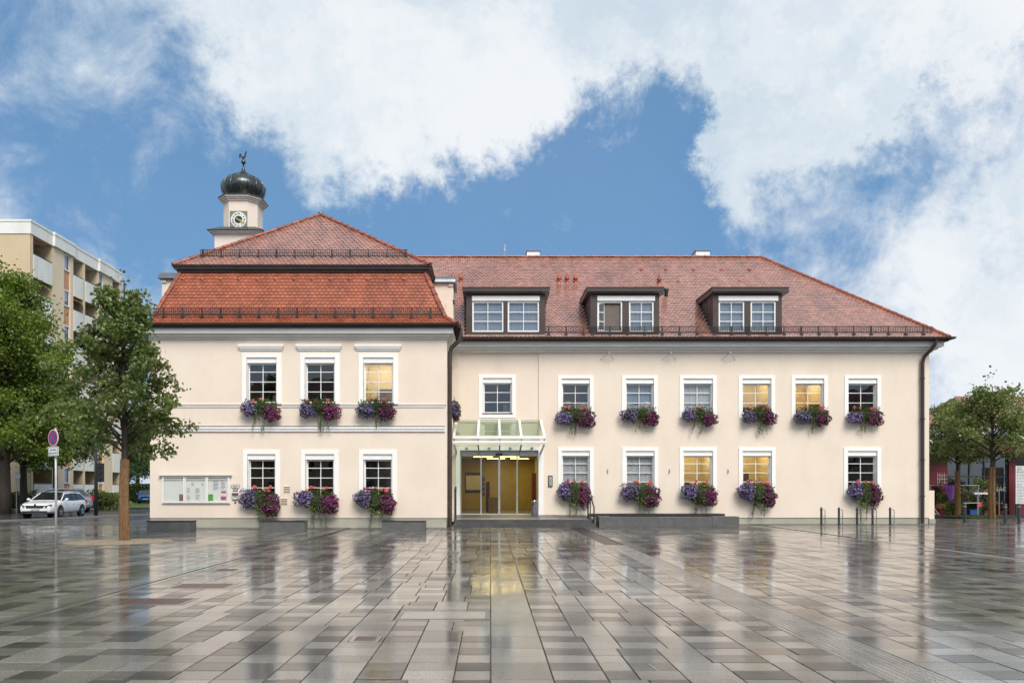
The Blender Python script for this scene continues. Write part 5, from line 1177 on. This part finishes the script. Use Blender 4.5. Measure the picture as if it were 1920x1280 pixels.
# ================================================================ CARS
def loft(b, rings, mats=None, closed=True, caps=True):
    n = len(rings[0]); o = len(b.v); b.v += [tuple(p) for r in rings for p in r]
    for i in range(len(rings)-1):
        for k in range(n if closed else n-1):
            b.f.append((o+i*n+k, o+i*n+(k+1) % n, o+(i+1)*n+(k+1) % n, o+(i+1)*n+k)); b.m.append(mats(i, k) if mats else 0)
    if caps:
        b.f += [tuple(o+k for k in range(n-1, -1, -1)), tuple(o+(len(rings)-1)*n+k for k in range(n))]; b.m += [0, 0]
def car(name, label, loc, rz, paint, body, roof, wb, wr, rear=False, group='parked cars', light='lamp_clear'):
    """body: (x, z_low, z_shoulder, half width); roof: (x, z_base, z_top, half width low, half width high)"""
    t = thing(name, (0, 0, 0), label, 'car', group)
    b = MB(); rings = []
    for x, zl, zs, w in body:
        h = [(w*.86, zl), (w*.97, zl+.10), (w, zl+(zs-zl)*.45), (w*.985, zl+(zs-zl)*.72), (w*.93, zs-.03), (w*.80, zs), (w*.4, zs+.025)]
        rings.append([(x, -y, z) for y, z in h] + [(x, y, z) for y, z in reversed(h)])
    loft(b, rings); o = b.build('body', paint, t, smooth=True)
    m = o.modifiers.new('round', 'SUBSURF'); m.levels = m.render_levels = 2
    b = MB(); rings = []
    for x, zb, zt_, w0, w1 in roof:
        h = [(w0, zb-.04), (w1+(w0-w1)*.18, zb+(zt_-zb)*.80), (w1, zb+(zt_-zb)*.90), (w1*.80, zt_), (w1*.4, zt_+.012)]
        rings.append([(x, -y, z) for y, z in h] + [(x, y, z) for y, z in reversed(h)])
    nseg = len(rings)-1
    def mm(i, k):
        if i == 0 or i == nseg-1: return 1 if k in (0, 1, 2, 3, 4, 5, 6, 7, 8) else 0
        return 1 if k in (0, 8) else 0
    loft(b, rings, mm); b.build('cabin', [paint, 'car_glass'], t)
    # pillars
    for s in (-1, 1):
        for i in (0, nseg-1):
            A, C = roof[i], roof[i+1]; q = 1.006
            MB().tube([(A[0], s*(A[3] if i == 0 else A[4]*q+.004), A[1]-.02 if i == 0 else A[1]+(A[2]-A[1])*.9), (C[0], s*(C[4]*q if i == 0 else C[3]*q), C[1]+(C[2]-C[1])*.92 if i == 0 else C[1])], .034, 6).build('pillar', paint, t)
        for f in (.36, .68):
            xa = roof[1][0]+(roof[-2][0]-roof[1][0])*f; i = min(range(1, len(roof)-1), key=lambda j: abs(roof[j][0]-xa)); A = roof[i]
            MB().tube([(xa+.03, s*(A[3]+.004), A[1]), (xa, s*(A[4]+(A[3]-A[4])*.15+.006), A[1]+(A[2]-A[1])*.84)], .028, 5).build('pillar', 'black_plastic', t)
        wm = max(q[3] for q in body)
        b = MB(); xr = roof[0][0]-.28; b.lathe((xr, s*(wm+.09), roof[0][1]+.05), [(.03, -.05), (.09, -.03), (.10, .04), (.06, .09), (.02, .10)], 10); b.box(xr-.03, xr+.03, min(s*wm*.93, s*(wm+.06)), max(s*wm*.93, s*(wm+.06)), roof[0][1]+.0, roof[0][1]+.04); b.build('mirror', paint, t, smooth=True)
        b = MB(); b.box(roof[-2][0]+.05, roof[1][0]-.1, s*roof[2][4]*.9-.02, s*roof[2][4]*.9+.02, roof[2][2]-.0, roof[2][2]+.045); b.build('roof_rail', 'chrome', t)
        for x in (-wb/2-.02, wb/2-.02):
            w_ = min(body, key=lambda q: abs(q[0]-x))[3]
            MB().tube([(x, s*(w_*.98), wr+.01), (x, s*(w_+.006), wr+.01)], wr+.055, 26).build('wheel_arch', 'black_plastic', t)
            b = MB(); R_ = [(.0, wr*.7), (-.0, wr), (.02, wr+.0), (.16, wr), (.19, wr*.95)]
            y0 = s*(w_+.012); b.tube([(x, y0-s*.2, wr), (x, y0-s*.015, wr), (x, y0, wr)], [wr, wr, wr*.94], 26); wh = b.build('wheel', 'rubber', t)
            b = MB(); b.tube([(x, y0, wr), (x, y0+s*.006, wr)], wr*.66, 22, 1)
            for k in range(5):
                a = 2*math.pi*k/5+.3; d = Vector((math.cos(a), 0, math.sin(a))); n = Vector((-d.z, 0, d.x)); c = Vector((x, y0+s*.007, wr))
                P = [c-n*.035, c+d*wr*.64-n*.05, c+d*wr*.64+n*.05, c+n*.035]
                b.add([p for p in P]+[p+Vector((0, s*.012, 0)) for p in P], [(0, 1, 2, 3), (7, 6, 5, 4), (0, 4, 5, 1), (1, 5, 6, 2), (2, 6, 7, 3)], 0)
            b.build('rim', ['chrome', 'black_plastic'], wh)
        for f in (.10, .44):
            xa = roof[1][0]+(roof[-2][0]-roof[1][0])*f-.35; MB().box(xa-.1, xa+.1, s*(wm*.985)-.012+s*.012, s*(wm*.985)+.012+s*.012, .76, .79).build('door_handle', paint, t)
    xf, xb = body[-1][0], body[0][0]; wf = body[-2][3]; zs = body[-2][2]
    # front: grille, lamps, bumper slot, plate
    MB().prism_x([(-.50, zs-.04), (-.42, zs-.20), (.42, zs-.20), (.50, zs-.04)], xf-.16, xf-.005).build('grille', 'black_plastic', t)
    MB().box(xf-.1, xf+.03, -wf*.80, wf*.80, .32, .41).build('air_intake', 'black_plastic', t)
    MB().box(xf-.02, xf+.020, -.26, .26, .43, .54).build('number_plate', 'sign_white', t)
    b = MB(); q = random.Random(len(name)); y = -.17
    while y < .22: l2 = q.choice((.035, .05)); b.box(xf+.0205, xf+.0225, y, y+l2, .455, .515); y += l2+.02
    b.build('plate_lettering', 'ink', t)
    MB().tube([(xf-.06, 0, zs-.0), (xf-.03, 0, zs-.0)], .05, 14).build('badge', 'ink', t)
    for s in (-1, 1):
        P = [(s*.52, zs-.05), (s*.55, zs-.17), (s*.80, zs-.12), (s*.80, zs+.02)]; P = P if s < 0 else P
        b = MB(); vs = [(xf+.035, y, z) for y, z in P[:2]] + [(xf-.14, y, z) for y, z in P[2:]]; vb = [(x-.2, y, z) for x, y, z in vs]
        b.add(vs+vb, [(0, 1, 2, 3), (0, 4, 5, 1), (1, 5, 6, 2), (2, 6, 7, 3), (3, 7, 4, 0)]); b.build('headlight', light, t)
        # tail lamps
        yb = body[1][3]; b = MB(); za = body[1][2]
        b.prism_x([(s*yb*.62, za-.26), (s*yb*1.0, za-.24), (s*yb*1.0, za+(.14 if rear else .0)), (s*yb*.86, za+(.14 if rear else .0))], xb+.0, xb+.16); b.build('tail_light', 'tail_red', t)
    MB().box(xb-.012, xb+.03, -.26, .26, .56 if rear else .80, .67 if rear else .91).build('number_plate', 'sign_white', t)
    t.location = loc; t.rotation_euler[2] = rz; return t
EST = [(-2.43, .42, .80, .66), (-2.36, .28, .97, .82), (-2.1, .24, 1.02, .89), (-1.3, .22, 1.01, .925), (0, .22, .985, .93), (1.0, .22, .96, .93), (1.6, .22, .92, .92), (2.1, .24, .84, .88), (2.34, .26, .75, .80), (2.43, .34, .62, .70)]
ESR = [(1.15, .95, .98, .82, .74), (.32, .97, 1.42, .84, .64), (-.6, .98, 1.47, .85, .64), (-1.7, 1.0, 1.43, .83, .62), (-2.3, 1.0, 1.06, .78, .70)]
car('estate_car', 'white estate car parked nose first towards the plaza', (-25.1, 44.6, -.06), R(-90+6), 'car_white', EST, ESR, 2.84, .335)
MPV = [(-2.12, .45, .85, .68), (-2.06, .30, 1.02, .82), (-1.8, .24, 1.08, .88), (-1.0, .22, 1.06, .90), (0, .22, 1.03, .905), (.9, .22, 1.0, .90), (1.5, .23, .95, .88), (1.9, .26, .84, .82), (2.12, .34, .64, .70)]
MPR = [(1.45, 1.0, 1.03, .80, .72), (.45, 1.03, 1.55, .82, .63), (-.5, 1.05, 1.62, .83, .62), (-1.5, 1.07, 1.58, .82, .60), (-2.0, 1.06, 1.12, .78, .70)]
car('silver_van', 'silver people carrier seen from behind beside the apartment block', (-30.2, 54.2, -.06), R(170), 'car_silver', MPV, MPR, 2.7, .32, rear=True)
HAT = [(x*.9, a, b_*.98, w*.92) for x, a, b_, w in MPV]; HAR = [(x*.9, a*.98, b_*.92, w*.92, v*.92) for x, a, b_, w, v in MPR]
car('blue_hatchback', 'bright blue hatchback parked on the lawn behind the corner block', (XX(263, 86), 87.5, 0), R(-90+22), 'car_blue', HAT, HAR, 2.45, .30)

# ================================================================ LAMP POST AND SMALL SIGN
Y = 48.3; X = XX(180, Y)
t = thing('traffic_light', (X, Y, -.06), 'dark steel post with black signal head at the road', 'traffic light')
MB().tube([(X, Y, -.06), (X, Y, 6.6)], [.115, .075], 12).build('post', 'anthracite', t, smooth=True)
b = MB(); z0, z1 = ZZ(903, Y), ZZ(868, Y); b.box(X+.14, X+.44, Y-.15, Y+.15, z0, z1); b.box(X+.06, X+.14, Y-.03, Y+.03, z0+.2, z0+.26); b.box(X+.06, X+.14, Y-.03, Y+.03, z1-.26, z1-.2); b.build('signal_head', 'black_plastic', t)
for k in range(3): c = z0+.2+k*.38; MB().tube([(X+.29, Y-.15, c), (X+.29, Y-.22, c)], .11, 14).build('lens_hood', 'black_plastic', t)
Y = 53; X = XX(31, Y); t = thing('street_sign', (X, Y, -.06), 'small white street sign on thin post between the big trees', 'road sign')
MB().tube([(X, Y, -.06), (X, Y, ZZ(886, Y))], .03, 8).build('post', 'galvanised', t); MB().box(X-.15, X+.28, Y-.05, Y-.03, ZZ(896, Y), ZZ(888, Y)).build('plate', 'sign_white', t)

# ================================================================ TREES
def leafq(b, q, p, d, L, wd=.42):
    d = d.normalized(); s = d.cross(Vector((q.gauss(0, 1), q.gauss(0, 1), q.gauss(0, 1)))); s = s.normalized()*L*wd if s.length > 1e-6 else Vector((L*wd, 0, 0)); n = d.cross(s).normalized()*L*.14
    b.add([p, p+d*L*.45+s+n, p+d*L, p+d*L*.45-s+n], [(0, 1, 2), (0, 2, 3)])
def tree(name, label, base, H_, z0, env, trunk_r, limbs, twigs, per, L, leafm, seed, group=None, droop=.5, clear=None, wrap=None, xz=1.0, spread=.16, lean=(0, 0)):
    q = random.Random(seed); B = Vector(base); t = thing(name, base, label, 'tree', group)
    tb, lb = MB(), MB(); zs0 = clear or z0
    tp = [B+Vector((lean[0]*k/10+q.gauss(0, .02)*H_/10*(k > 0), lean[1]*k/10+q.gauss(0, .02)*H_/10*(k > 0), H_*.97*k/10)) for k in range(11)]
    tp[0] = B-Vector((0, 0, .1))
    tb.tube(tp, [trunk_r*(1.25 if k == 0 else 1)*(1-.92*k/10)+.012 for k in range(11)], 10)
    def at(z): k = max(0, min(9.999, (z)/(H_*.97)*10)); i = int(k); return tp[i].lerp(tp[i+1], k-i)
    def cluster(p, d, n, sp):
        for i in range(n):
            o = Vector((q.gauss(0, sp), q.gauss(0, sp), q.gauss(0, sp*.8))); dd = Vector((q.gauss(0, .7), q.gauss(0, .7), q.gauss(0, .5)-droop))+d*.3
            leafq(lb, q, p+o, dd, L*q.uniform(.7, 1.2))
    for i in range(limbs):
        f = (i+q.random())/limbs; z = zs0 + (H_*.98-zs0)*f*.93; a = i*2.39996+q.gauss(0, .4); r = env(z+ (H_-z)*.12, a)*q.uniform(.72, 1.08)
        A = at(z*.93 if z*.93 > zs0*.9 else zs0*.95); up = q.uniform(.12, .5)*r
        E = Vector((B.x+lean[0]*f+math.cos(a)*r, B.y+lean[1]*f+math.sin(a)*r*xz, B.z+min(z+up*.4, H_)))
        pts = [A.lerp(E, s)+Vector((q.gauss(0, .04)*r, q.gauss(0, .04)*r, math.sin(s*math.pi)*up*.55)) for s in (0, .25, .5, .75, 1)]
        tb.tube(pts, [max(.006, trunk_r*.36*(1-f*.6)*(1-s*.85)) for s in (0, .25, .5, .75, 1)], 6)
        for k in range(twigs):
            s = q.uniform(.22, 1.0) if k else 1.0; j = min(3, int(s*4)); p = pts[j].lerp(pts[j+1], s*4-j)
            d = (E-A).normalized()*.6+Vector((q.gauss(0, .8), q.gauss(0, .8), q.gauss(0, .55))); d.normalize(); tl = q.uniform(.2, .5)*(.35+.22*r)
            e = p+d*tl+Vector((0, 0, -.12*tl*droop)); tb.tube([p, p.lerp(e, .5)+Vector((0, 0, .05*tl)), e], [.014, .010, .004], 4)
            cluster(p.lerp(e, .6), d, per, spread); cluster(e, d, per, spread)
    for k in range(6): cluster(tp[10]+Vector((q.gauss(0, .15), q.gauss(0, .15), q.gauss(0, .3)-.1)), Vector((0, 0, .5)), per//2+1, spread)
    tb.build('trunk', 'bark', t, smooth=True); tag(lb.build('crown', leafm, t), kind='stuff')
    if wrap:
        b = MB(); r = trunk_r*1.12; n = 40
        for k in range(n):
            a = 2*math.pi*k/n; rr = r*(1+.04*q.random()); h = wrap-q.random()*.06
            b.tube([(at(z).x+rr*k2*math.cos(a), at(z).y+rr*k2*math.sin(a), z if f < 1 else h) for f, z, k2 in ((0, .01, 1.16), (.25, wrap*.25, 1.10), (.5, wrap*.5, 1.04), (.75, wrap*.75, .98), (1, wrap, .92))], r*.10, 5)
        for z in (.5, 1.3, 2.1): b.lathe((at(z).x, at(z).y, z), [(r*(1.26-.07*z), 0), (r*(1.26-.07*z), .02)], 16)
        b.build('reed_wrap', 'reed', t)
    return t
def lin(tbl, asym=0.0):
    def f(z, a=0): return g(z)*(1-asym*math.cos(a))
    def g(z):
        for (z0, r0), (z1, r1) in zip(tbl[:-1], tbl[1:]):
            if z0 <= z <= z1: return r0+(r1-r0)*(z-z0)/(z1-z0)
        return tbl[0][1] if z < tbl[0][0] else tbl[-1][1]
    return f
Y = 22.7; X = XX(233, Y)
tree('plaza_tree', 'young tree with reed-wrapped trunk in gravel at the corner of the hall', (X, Y, 0), 7.75, 2.6,
     lin([(2.2, 1.3), (2.9, 1.6), (3.9, 1.85), (5.2, 1.65), (6.2, 1.0), (6.9, .6), (7.8, .25)], .16), .105, 52, 8, 15, .13, 'leaf_near', 5, None, droop=.75, wrap=2.42, spread=.11)
b = MB(); n = 40; q = random.Random(4)
b.add([(X, Y-.3, .028)]+[(X+(1.42+q.gauss(0, .03))*math.cos(2*math.pi*k/n), Y-.3+(1.42+q.gauss(0, .03))*math.sin(2*math.pi*k/n), .005) for k in range(n)], [(0, 1+k, 1+(k+1) % n) for k in range(n)])
for k in range(1500):
    a, r = q.random()*6.283, 1.45*math.sqrt(q.random()); s = q.uniform(.008, .018); x, y = X+r*math.cos(a), Y-.3+r*math.sin(a); z = .03*(1-r/1.5)
    b.add([(x-s, y, z), (x+s*.5, y-s, z), (x+s*.6, y+s, z), (x, y, z+s*1.3)], [(0, 1, 3), (1, 2, 3), (2, 0, 3)])
tag(b.build('tree_pit_gravel', 'gravel', org=(X, Y-.3, 0)), 'round patch of tan gravel at the foot of the young tree', kind='stuff')
# limes beside the apartment block
BIG = [(2.8, 2.4), (4, 3.6), (6.5, 4.3), (9, 4.2), (12, 3.4), (14, 2.2), (16.2, .4)]
tree('lime_tree', 'tall dense green lime tree at the left edge of the photo', (XX(8, 50), 50, -.06), 16.2, 3.4, lin(BIG), .36, 74, 9, 26, .20, 'leaf_lime', 8, 'limes by the apartment block', droop=.35, spread=.40)
tree('lime_tree', 'lime tree with thinner trunk behind the white estate car', (XX(43, 53.5), 53.5, -.06), 12.6, 3.2, lin([(2.8, 2.0), (4, 3.0), (6.5, 3.5), (9, 3.0), (11, 1.8), (12.6, .4)]), .26, 56, 8, 26, .20, 'leaf_lime', 9, 'limes by the apartment block', droop=.35, spread=.38)
tree('lime_tree', 'low spreading tree between the limes and the signal post', (XX(118, 58), 57, -.06), 9.2, 3.6, lin([(3, 1.8), (4.5, 2.8), (7, 2.4), (9.2, .4)]), .2, 40, 7, 22, .19, 'leaf_dark', 10, 'limes by the apartment block', droop=.35, spread=.34)
tree('garden_tree', 'dark garden tree with ivy-covered trunk beyond the signal post', (XX(208, 76), 76, 0), 12.0, 2.6, lin([(2, 1.6), (4, 3.0), (7, 3.2), (10, 2.0), (12, .4)]), .5, 52, 8, 22, .24, 'leaf_dark', 14, 'garden trees behind the hall', droop=.3, spread=.42)
tree('garden_tree', 'dark garden tree above the blue hatchback', (XX(258, 98), 98, 0), 10.5, 3.4, lin([(2.5, 2.5), (5, 4.2), (8, 3.4), (10.5, .5)]), .3, 48, 8, 22, .28, 'leaf_dark', 15, 'garden trees behind the hall', droop=.3, spread=.5)
# small trees on the market side
Y = 39.6; X = XX(1860, Y)
tree('market_tree', 'small spreading tree with tan trunk before the notice panel', (X, Y, 0), 7.0, 3.1, lin([(2.8, 1.9), (3.4, 2.45), (4.6, 2.5), (5.6, 1.9), (6.4, 1.1), (7.1, .3)]), .12, 44, 7, 11, .15, 'leaf_right', 16, 'small trees on the market side', droop=.4, wrap=2.7, spread=.17)
Y2 = 43.6; X2 = XX(1795, Y2)
tree('market_tree', 'small tree with tan trunk beside the purple cloth', (X2, Y2, 0), 6.6, 3.0, lin([(2.8, 1.4), (3.6, 1.75), (5.0, 1.6), (6.0, .9), (6.7, .3)]), .11, 36, 7, 11, .16, 'leaf_right', 17, 'small trees on the market side', droop=.4, wrap=2.6, spread=.17)
tree('market_tree', 'dark round tree rising behind the market roof', (XX(1757, 66), 66, 0), 8.6, 3, lin([(3, 1.2), (5, 2.0), (7, 1.7), (8.8, .5)]), .15, 26, 6, 16, .2, 'leaf_dark', 18, 'small trees on the market side', droop=.3, spread=.3)
for (x, y), lab, s in (((X, Y), 'green weedy tree pit around the tree before the notice panel', 1), ((X2, Y2-.2), 'green weedy tree pit beside the purple cloth', 2)):
    q = random.Random(s); b = MB(); n = 24; b.add([(x, y, .03)]+[(x+1.0*math.cos(2*math.pi*k/n), y+1.0*math.sin(2*math.pi*k/n), .004) for k in range(n)], [(0, 1+k, 1+(k+1) % n) for k in range(n)])
    for k in range(500):
        a, r = q.random()*6.283, 1.05*math.sqrt(q.random()); p = Vector((x+r*math.cos(a), y+r*math.sin(a), .0)); leafq(b, q, p, Vector((q.gauss(0, .5), q.gauss(0, .5), 1)), q.uniform(.03, .09), .12)
    tag(b.build('tree_pit_grass', 'grass', org=(x, y, 0)), lab, kind='stuff')

# ---- hedges, shrubs, market plants
def shrub(name, label, c, r, n, L, leafm, seed, cat='shrub', group=None, flowers=None, boxy=False, pot=None):
    q = random.Random(seed); b = MB(); core = MB(); c = Vector(c); t = thing(name, (c.x, c.y, 0 if boxy else c.z-r[2]), label, cat, group)
    if boxy: core.box(c.x-r[0]*.9, c.x+r[0]*.9, c.y-r[1]*.8, c.y+r[1]*.8, 0, c.z+r[2]*.88)
    else:
        m = MB().lathe((0, 0, 0), [(max(.01, math.sin(math.pi*i/5)*.72), -math.cos(math.pi*i/5)*.72) for i in range(6)], 8); core.add([(c.x+x*r[0], c.y+y*r[1], c.z+z*r[2]) for x, y, z in m.v], m.f)
    fl = MB()
    for k in range(n):
        if boxy:
            p = Vector((q.uniform(-1, 1)*r[0], q.uniform(-1, 1)*r[1], q.uniform(-1, 1)*r[2]))
            ax = q.choice((1, 1, 2)); p[ax] = r[ax]*(-1 if ax == 1 else 1)*q.uniform(.9, 1.06); d = Vector((0, -1, .4))
        else:
            d = Vector((q.gauss(0, 1), q.gauss(0, 1), q.gauss(0, 1))).normalized(); kk = q.uniform(.75, 1.15)*(1+.25*math.sin(4*d.x+seed)*math.sin(5*d.z)); p = Vector((d.x*r[0]*kk, d.y*r[1]*kk, d.z*r[2]*kk))
        leafq(b, q, c+p, d+Vector((q.gauss(0, .6), q.gauss(0, .6), q.gauss(0, .6))), L*q.uniform(.6, 1.2))
        if flowers and k % 9 == 0: leafq(fl, q, c+p*1.05, Vector((q.gauss(0, 1), -1, q.gauss(0, 1))), L*.8, .6)
    core.build('core', 'dark_core', t); tag(b.build('foliage', leafm, t), kind='stuff')
    if flowers: tag(fl.build('blossom', flowers, t), kind='stuff')
    if pot: MB().lathe((c.x, c.y, max(0, c.z-r[2]-.25)), [(.12, 0), (.17, .24), (.19, .25), (.19, .30), (.1, .30)], 12).build('pot', pot, t)
    return t
shrub('hedge', 'clipped dark green hedge behind the blue hatchback', (XX(262, 92), 92.5, 1.1), (6.5, .8, 1.0), 5200, .2, 'leaf_dark', 31, 'hedge', boxy=True)
shrub('garden_shrub', 'low green shrubs in the bed behind the signal post', (XX(196, 62), 62, .65), (1.7, .9, .7), 2600, .16, 'leaf_right', 32, 'shrub', 'shrubs by the apartment block')
shrub('garden_shrub', 'dark shrub between the big tree trunks', (XX(24, 56.5), 56.5, .65), (2.2, .7, .75), 1800, .16, 'leaf_dark', 33, 'shrub', 'shrubs by the apartment block')
shrub('ivy_column', 'ivy covering the thick trunk behind the wrapped tree', (XX(208, 75.5), 75.5, 2.3), (1.1, .8, 2.4), 2600, .2, 'leaf_dark', 34, 'ivy')
G = 'potted plants of the market stall'
for i, (px, py, Y, r, lm, fw, lab) in enumerate((
    (1757, 930, 45.2, (.5, .3, .75), 'leaf_bronze', 'petal_coral', 'tall bronze-leaved potted plant next to the long wall'),
    (1773, 936, 44.6, (.38, .3, .42), 'leaf_right', 'quartz', 'green plant with white flowers in the terracotta trough'),
    (1785, 952, 44.0, (.5, .3, .38), 'leaf_olive', None, 'yellow-green bushy plant below the purple cloth'),
    (1806, 932, 45.2, (.5, .3, .5), 'leaf_box', 'petal_coral', 'mixed green plant on the lower shelf by the tan trunk'),
    (1822, 944, 45.4, (.55, .3, .5), 'leaf_right', None, 'leafy green plant above the blue crate'),
    (1846, 909, 45.6, (.72, .35, .36), 'leaf_olive', None, 'bright green plant on top of the white stand'),
    (1848, 948, 45.6, (.7, .35, .48), 'leaf_dark', None, 'dark leafy plants under the white stand'),
    (1876, 953, 45.2, (.28, .25, .34), 'leaf_bronze', 'petal_coral', 'small red flowering plant beside the grey bollard'))):
    shrub('potted_plant', lab, (XX(px, Y), Y, ZZ(py, Y)), r, 700, .10, lm, 40+i, 'plant', G, fw, pot='terracotta')
b = MB(); x = XX(1757, 43.9)
for s in (0, .18): b.tube([(x+s, 43.9, .0), (x+s-.32, 44.3, .78)], .016, 5)
for k in range(4): b.tube([(x-.06*k-.06, 43.98+.08*k, .16+.16*k), (x+.18-.06*k-.06, 43.98+.08*k, .16+.16*k)], .012, 5)
tag(b.build('small_ladder', 'sign_white', org=(x, 44, 0)), 'small white ladder leaning against the terracotta trough', 'ladder')

# ---- houses and trees across the plaza, behind the camera: they show in the window glass
def house(label, x0, x1, y, h, ridge, wallm, roofm_, n):
    t = thing('facing_house', ((x0+x1)/2, y-5, 0), label, 'house', 'houses across the plaza')
    MB().box(x0, x1, y-10, y, 0, h).build('wall', wallm, t)
    b = MB(); b.add([(x0-.4, y+.5, h-.05), (x1+.4, y+.5, h-.05), (x1+.4, y-10.5, h-.05), (x0-.4, y-10.5, h-.05), (x0+3, y-5, ridge), (x1-3, y-5, ridge)], [(1, 0, 4, 5), (2, 1, 5), (3, 2, 5, 4), (0, 3, 4), (0, 1, 2, 3)]); b.build('roof', roofm_, t)
    for f in range(int(h/3)):
        for k in range(n):
            x = x0+(x1-x0)*(k+.5)/n; b = MB(); b.box(x-.7, x+.7, y+.001, y+.05, .9+3*f, 2.5+3*f, 1); b.box(x-.55, x+.55, y+.05, y+.06, 1.05+3*f, 2.35+3*f, 0); b.build('window', ['car_glass', 'white_trim'], t)
house('brown roofed house across the plaza facing the corner block', -52, -12, -26, 7.5, 14.5, 'far_plaster', 'market_tile', 11)
house('pale pink house across the plaza facing the long block', 3, 27, -26, 9.2, 12.5, 'tower_plaster', 'zinc', 8)
house('dark shingled house across the plaza beyond the pale one', 34, 62, -26, 8, 14.5, 'far_plaster', 'market_tile', 7)
